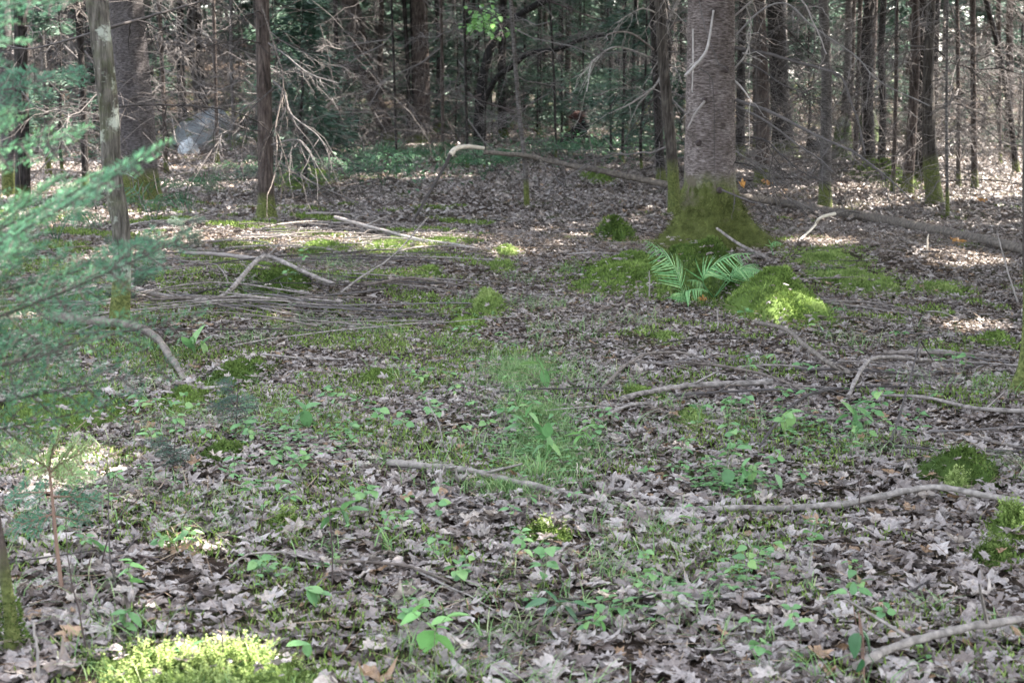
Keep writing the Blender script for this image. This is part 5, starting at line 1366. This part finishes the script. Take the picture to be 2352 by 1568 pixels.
c = P(1215, 1020); plant(c, leaves_px(c, [(1175, 978, 50, 190, 1.1), (1195, 958, 44, 120, 1.1), (1230, 965, 52, -50, 1.2), (1213, 940, 40, 80, 1.1), (1240, 985, 46, -40, 1.2), (1188, 996, 40, 220, 1.1)]), 'leafy seedling below the fine grass patch', 'herb', w=.002)
c = P(1262, 1075); plant(c, leaves_px(c, [(1240, 1002, 48, 150, 1.3), (1262, 1022, 60, -75, 1.4), (1278, 1030, 56, -35, 1.1), (1258, 985, 44, 85, 1.2), (1232, 1030, 42, 210, 1.2)]), 'tall seedling with drooping pointed leaves amid the grass', 'herb', w=.002)
c = P(1335, 1040); plant(c, leaves_px(c, [(1318, 992, 44, 160, 1.1), (1340, 980, 44, 60, 1.1), (1352, 1000, 40, -30, 1.2), (1322, 1012, 40, 220, 1.2)]), 'seedling right of the drooping pointed leaves', 'herb_bright')
c = P(1255, 905); plant(c, leaves_px(c, [(1215, 832, 46, 170, .9), (1245, 838, 44, 100, .9), (1252, 870, 50, -80, .9), (1268, 852, 40, 30, .9)]), 'tall thin leaved seedling at the top of the fine grass patch', 'herb')
c = P(1810, 1010); plant(c, leaves_px(c, [(1808, 968, 50, -90, 1.7), (1785, 955, 42, 170, 1.3), (1825, 945, 40, 40, 1.3), (1870, 985, 46, 5, .9), (1850, 1000, 40, 200, 1.0)]), 'seedling with round leaf beside the propped dark branch', 'herb')
c = P(1958, 1010); plant(c, leaves_px(c, [(1950, 935, 46, 120, 1.0), (1972, 926, 44, 60, 1.0), (1990, 945, 50, -20, 1.1), (1962, 960, 56, -85, 1.3), (1930, 958, 44, 190, 1.0), (1970, 985, 50, -70, 1.1)]), 'tall leafy seedling right of the propped dark branch', 'herb', w=.002)
c = P(1986, 1590); plant(c, leaves_px(c, [(1966, 1482, 66, -110, 1.5), (1994, 1470, 62, -50, 1.4), (1975, 1530, 44, -100, 1.0), (2000, 1510, 36, -40, 1.0)], dip=-1), 'dark drooping leaf pair on a brown stalk in the lower right', 'herb_dark', stem_pts=stem_to(c, (1984, 1520), (1980, 1450), (1972, 1405)), sm='red_twig', w=.0028)
c = P(1970, 1450); plant(c, leaves_px(c, [(1930, 1358, 34, 160, 1.4), (1960, 1350, 34, 80, 1.2), (1988, 1356, 38, 0, 1.3), (1912, 1362, 36, 200, 1.3)]), 'small pale leaf whorl above the drooping dark leaves', 'herb', sm='red_twig')
c = P(1832, 1530); plant(c, leaves_px(c, [(1832, 1500, 38, -30, 2.2)]), 'single round mint green leaf in the lower right', 'herb')
c = P(1680, 1140); plant(c, leaves_px(c, [(1672, 1095, 40, -95, 1.6), (1708, 1090, 50, -80, 1.5), (1728, 1088, 46, -85, 1.5), (1790, 1105, 40, -60, 1.3), (1648, 1068, 50, 20, 1.0), (1712, 1062, 40, 70, 1.0)]), 'hanging oval leaves above the middle of the long fallen branch', 'herb')
c = P(735, 1410); plant(c, leaves_px(c, [(722, 1352, 50, 150, 1.2), (720, 1372, 54, -60, 1.5), (745, 1362, 40, 10, 1.2)]), 'seedling with one wide leaf at the foot of the black bare stem', 'herb')
c = P(1290, 1440); plant(c, leaves_px(c, [(1232, 1380, 60, 178, .8), (1268, 1365, 50, 120, .8), (1300, 1378, 56, 15, .8), (1340, 1385, 50, -10, .8), (1260, 1402, 46, 210, .9), (1318, 1408, 60, -40, .8)]), 'dark green compound leaf spread flat over the foreground leaves', 'herb_dark')
c = P(1203, 1305); plant(c, leaves_px(c, [(1188, 1242, 28, 170, 1.3), (1214, 1240, 28, 10, 1.3), (1192, 1262, 28, 200, 1.3), (1215, 1268, 28, -20, 1.3), (1202, 1250, 24, 80, 1.2)]), 'little four leaved seedling beside the olive moss pad', 'herb')
c = P(430, 1530); plant(c, leaves_px(c, [(405, 1488, 48, 165, .9), (425, 1478, 40, 100, .9), (448, 1494, 50, -30, .9), (424, 1505, 44, -100, 1.0), (452, 1476, 36, 40, .9)]), 'pale star shaped seedling growing on the bright feathery moss', 'herb')
c = P(290, 1470); plant(c, leaves_px(c, [(272, 1406, 40, 170, 1.2), (290, 1402, 44, 60, 1.3), (284, 1424, 44, -90, 1.4), (312, 1418, 52, -30, 1.0), (300, 1438, 40, -20, 1.0), (265, 1430, 34, 200, 1.2)]), 'leafy seedling in the lower left dead leaves', 'herb')
c = P(308, 1380); plant(c, leaves_px(c, [(288, 1284, 34, 160, 1.2), (302, 1292, 40, 10, 1.1), (318, 1298, 42, 0, 1.1), (284, 1310, 40, 190, 1.2), (300, 1320, 36, -20, 1.2), (314, 1332, 36, 10, 1.2)]), 'seedling with leaf steps up its stalk in the lower left', 'herb_bright')
c = P(240, 1290); plant(c, leaves_px(c, [(228, 1248, 56, -35, 1.0), (246, 1262, 44, -20, 1.0)]), 'single long leaf behind the tall dark stem', 'herb')
c = P(690, 1540); plant(c, leaves_px(c, [(685, 1478, 60, 15, 1.4), (706, 1492, 36, -80, 1.3)]), 'broad mint leaf right of the bright feathery moss', 'herb')
c = P(1380, 1470); plant(c, leaves_px(c, [(1370, 1420, 36, 100, 1.3), (1384, 1438, 40, -70, 1.5)]), 'yellowing leaf pair on the dark rotten branch', 'herb_bright')
c = P(1715, 800); plant(c, leaves_px(c, [(1996, 808, 36, 10, 1.0), (1990, 825, 40, -10, 1.2)]), 'bright leaf right of the smooth grey branch', 'herb_bright') if False else None
c = P(1470, 1010 - 8); plant(c, leaves_px(c, [(1420, 1010, 0.1, 0, 1)]), 'x', 'herb') if False else None

hp = []
for i in range(9):
    nl_ = 3 + i % 5; lv = []
    h = .03 + .016 * i
    for k in range(nl_):
        a = 6.28 * k / nl_ + random.uniform(-.4, .4); l = random.uniform(.026, .05); z = h * random.uniform(.7, 1.05)
        lv.append(((math.cos(a) * .008, math.sin(a) * .008, z), (math.cos(a), math.sin(a), random.uniform(-.25, .45)), l, random.uniform(.9, 1.6)))
    hp.append(plant((0, 0, 0), lv, 'small green seedling among the dead leaves', 'herb', 'small seedlings among the dead leaves'))
REG = [(700, 1000, 190, 60, 26), (960, 940, 130, 60, 20), (1260, 1010, 110, 60, 20), (1780, 1000, 150, 60, 30), (1650, 1120, 90, 30, 22), (1980, 960, 120, 50, 12), (560, 1120, 120, 60, 20), (300, 1180, 150, 80, 16), (760, 1250, 150, 70, 14),
       (1700, 1350, 200, 90, 16), (1100, 1280, 160, 80, 12), (700, 700, 200, 60, 10), (1900, 830, 150, 50, 12), (2130, 900, 90, 50, 10), (1100, 800, 100, 60, 8), (1950, 1500, 200, 50, 8), (1300, 1420, 250, 60, 10), (400, 1000, 120, 40, 10)]
first = [True] * 9
for (u, v, su, sv, n) in REG:
    for _ in range(n):
        uu, vv = random.gauss(u, su * .8), random.gauss(v, sv * .8)
        if not (0 < uu < 2352 and 560 < vv < 1560): continue
        k = random.randrange(9)
        o = hp[k] if first[k] else copy_tree(hp[k]); first[k] = False
        p = P(uu, vv); p[2] += .012
        o.location = p; o.rotation_euler = (random.gauss(0, .15), random.gauss(0, .15), random.uniform(0, 6.28)); s = random.uniform(.55, 1.15); o.scale = (s, s, s)
# low clover-like ground leaves by the long branch and on the slope
cl = MB()
for (u, v, su, sv, n) in [(1680, 1130, 90, 22, 200), (700, 1005, 150, 50, 260), (1700, 1350, 110, 40, 60), (1100, 720, 80, 40, 60), (1500, 1390, 120, 50, 45), (600, 1330, 70, 22, 30), (1850, 1000, 150, 45, 200), (1230, 1050, 110, 50, 240)]:
    for _ in range(n):
        p = P(random.gauss(u, su * .6), random.gauss(v, sv * .6)); p[2] += random.uniform(.015, .06)
        for a0 in (0, 2.1, 4.2):
            oval_leaf(cl, p, (math.cos(a0 + p[0] * 50), math.sin(a0 + p[0] * 50), .1), np.array([0, 0, 1.]), random.uniform(.010, .020), 1.9)
o = cl.build('ground_cover', M['herb']); tag(o, 'tiny three part leaves carpeting gaps in the litter', 'ground cover', kind='stuff')

# one orange leaf caught by the big fir, sunlit leaf bunch high right
def loose_leaf(label, p, size, mat, seed, tilt):
    rs = np.random.default_rng(seed); V, F4, F3 = leaf_tpl(MAPLE, 3, rs, .6)
    Rm = euler_mats(np.array([rs.random() * 6]), np.array([tilt]), np.array([.3]))[0]
    mb = MB(); mb.add(V @ Rm.T * size + p, F3, .5); mb.f.append(F4)
    o = mb.build('dead_leaf', M[mat], origin=p); tag(o, label, 'leaf')
loose_leaf('orange dead leaf hanging on a twig right of the big fir bole', PD(1702, 424, 13.5), .075, 'orange_leaf', 1, 1.1)
loose_leaf('yellow orange leaf on the litter in front of the long fallen trunk', P(2200, 566) + [0, 0, .05], .15, 'orange_leaf', 2, .4)
loose_leaf('orange leaf lying between the smooth grey trunk and the moss footed one', P(1760, 432) + [0, 0, .06], .16, 'orange_leaf', 3, .5)
loose_leaf('rust coloured leaf at the right end of the long fallen trunk', P(2250, 470) + [0, 0, .06], .14, 'orange_leaf', 4, .5)
loose_leaf('folded rusty leaf standing below the dark steep moss mound', P(1612, 700) + [0, 0, .03], .06, 'orange_leaf', 5, .9)
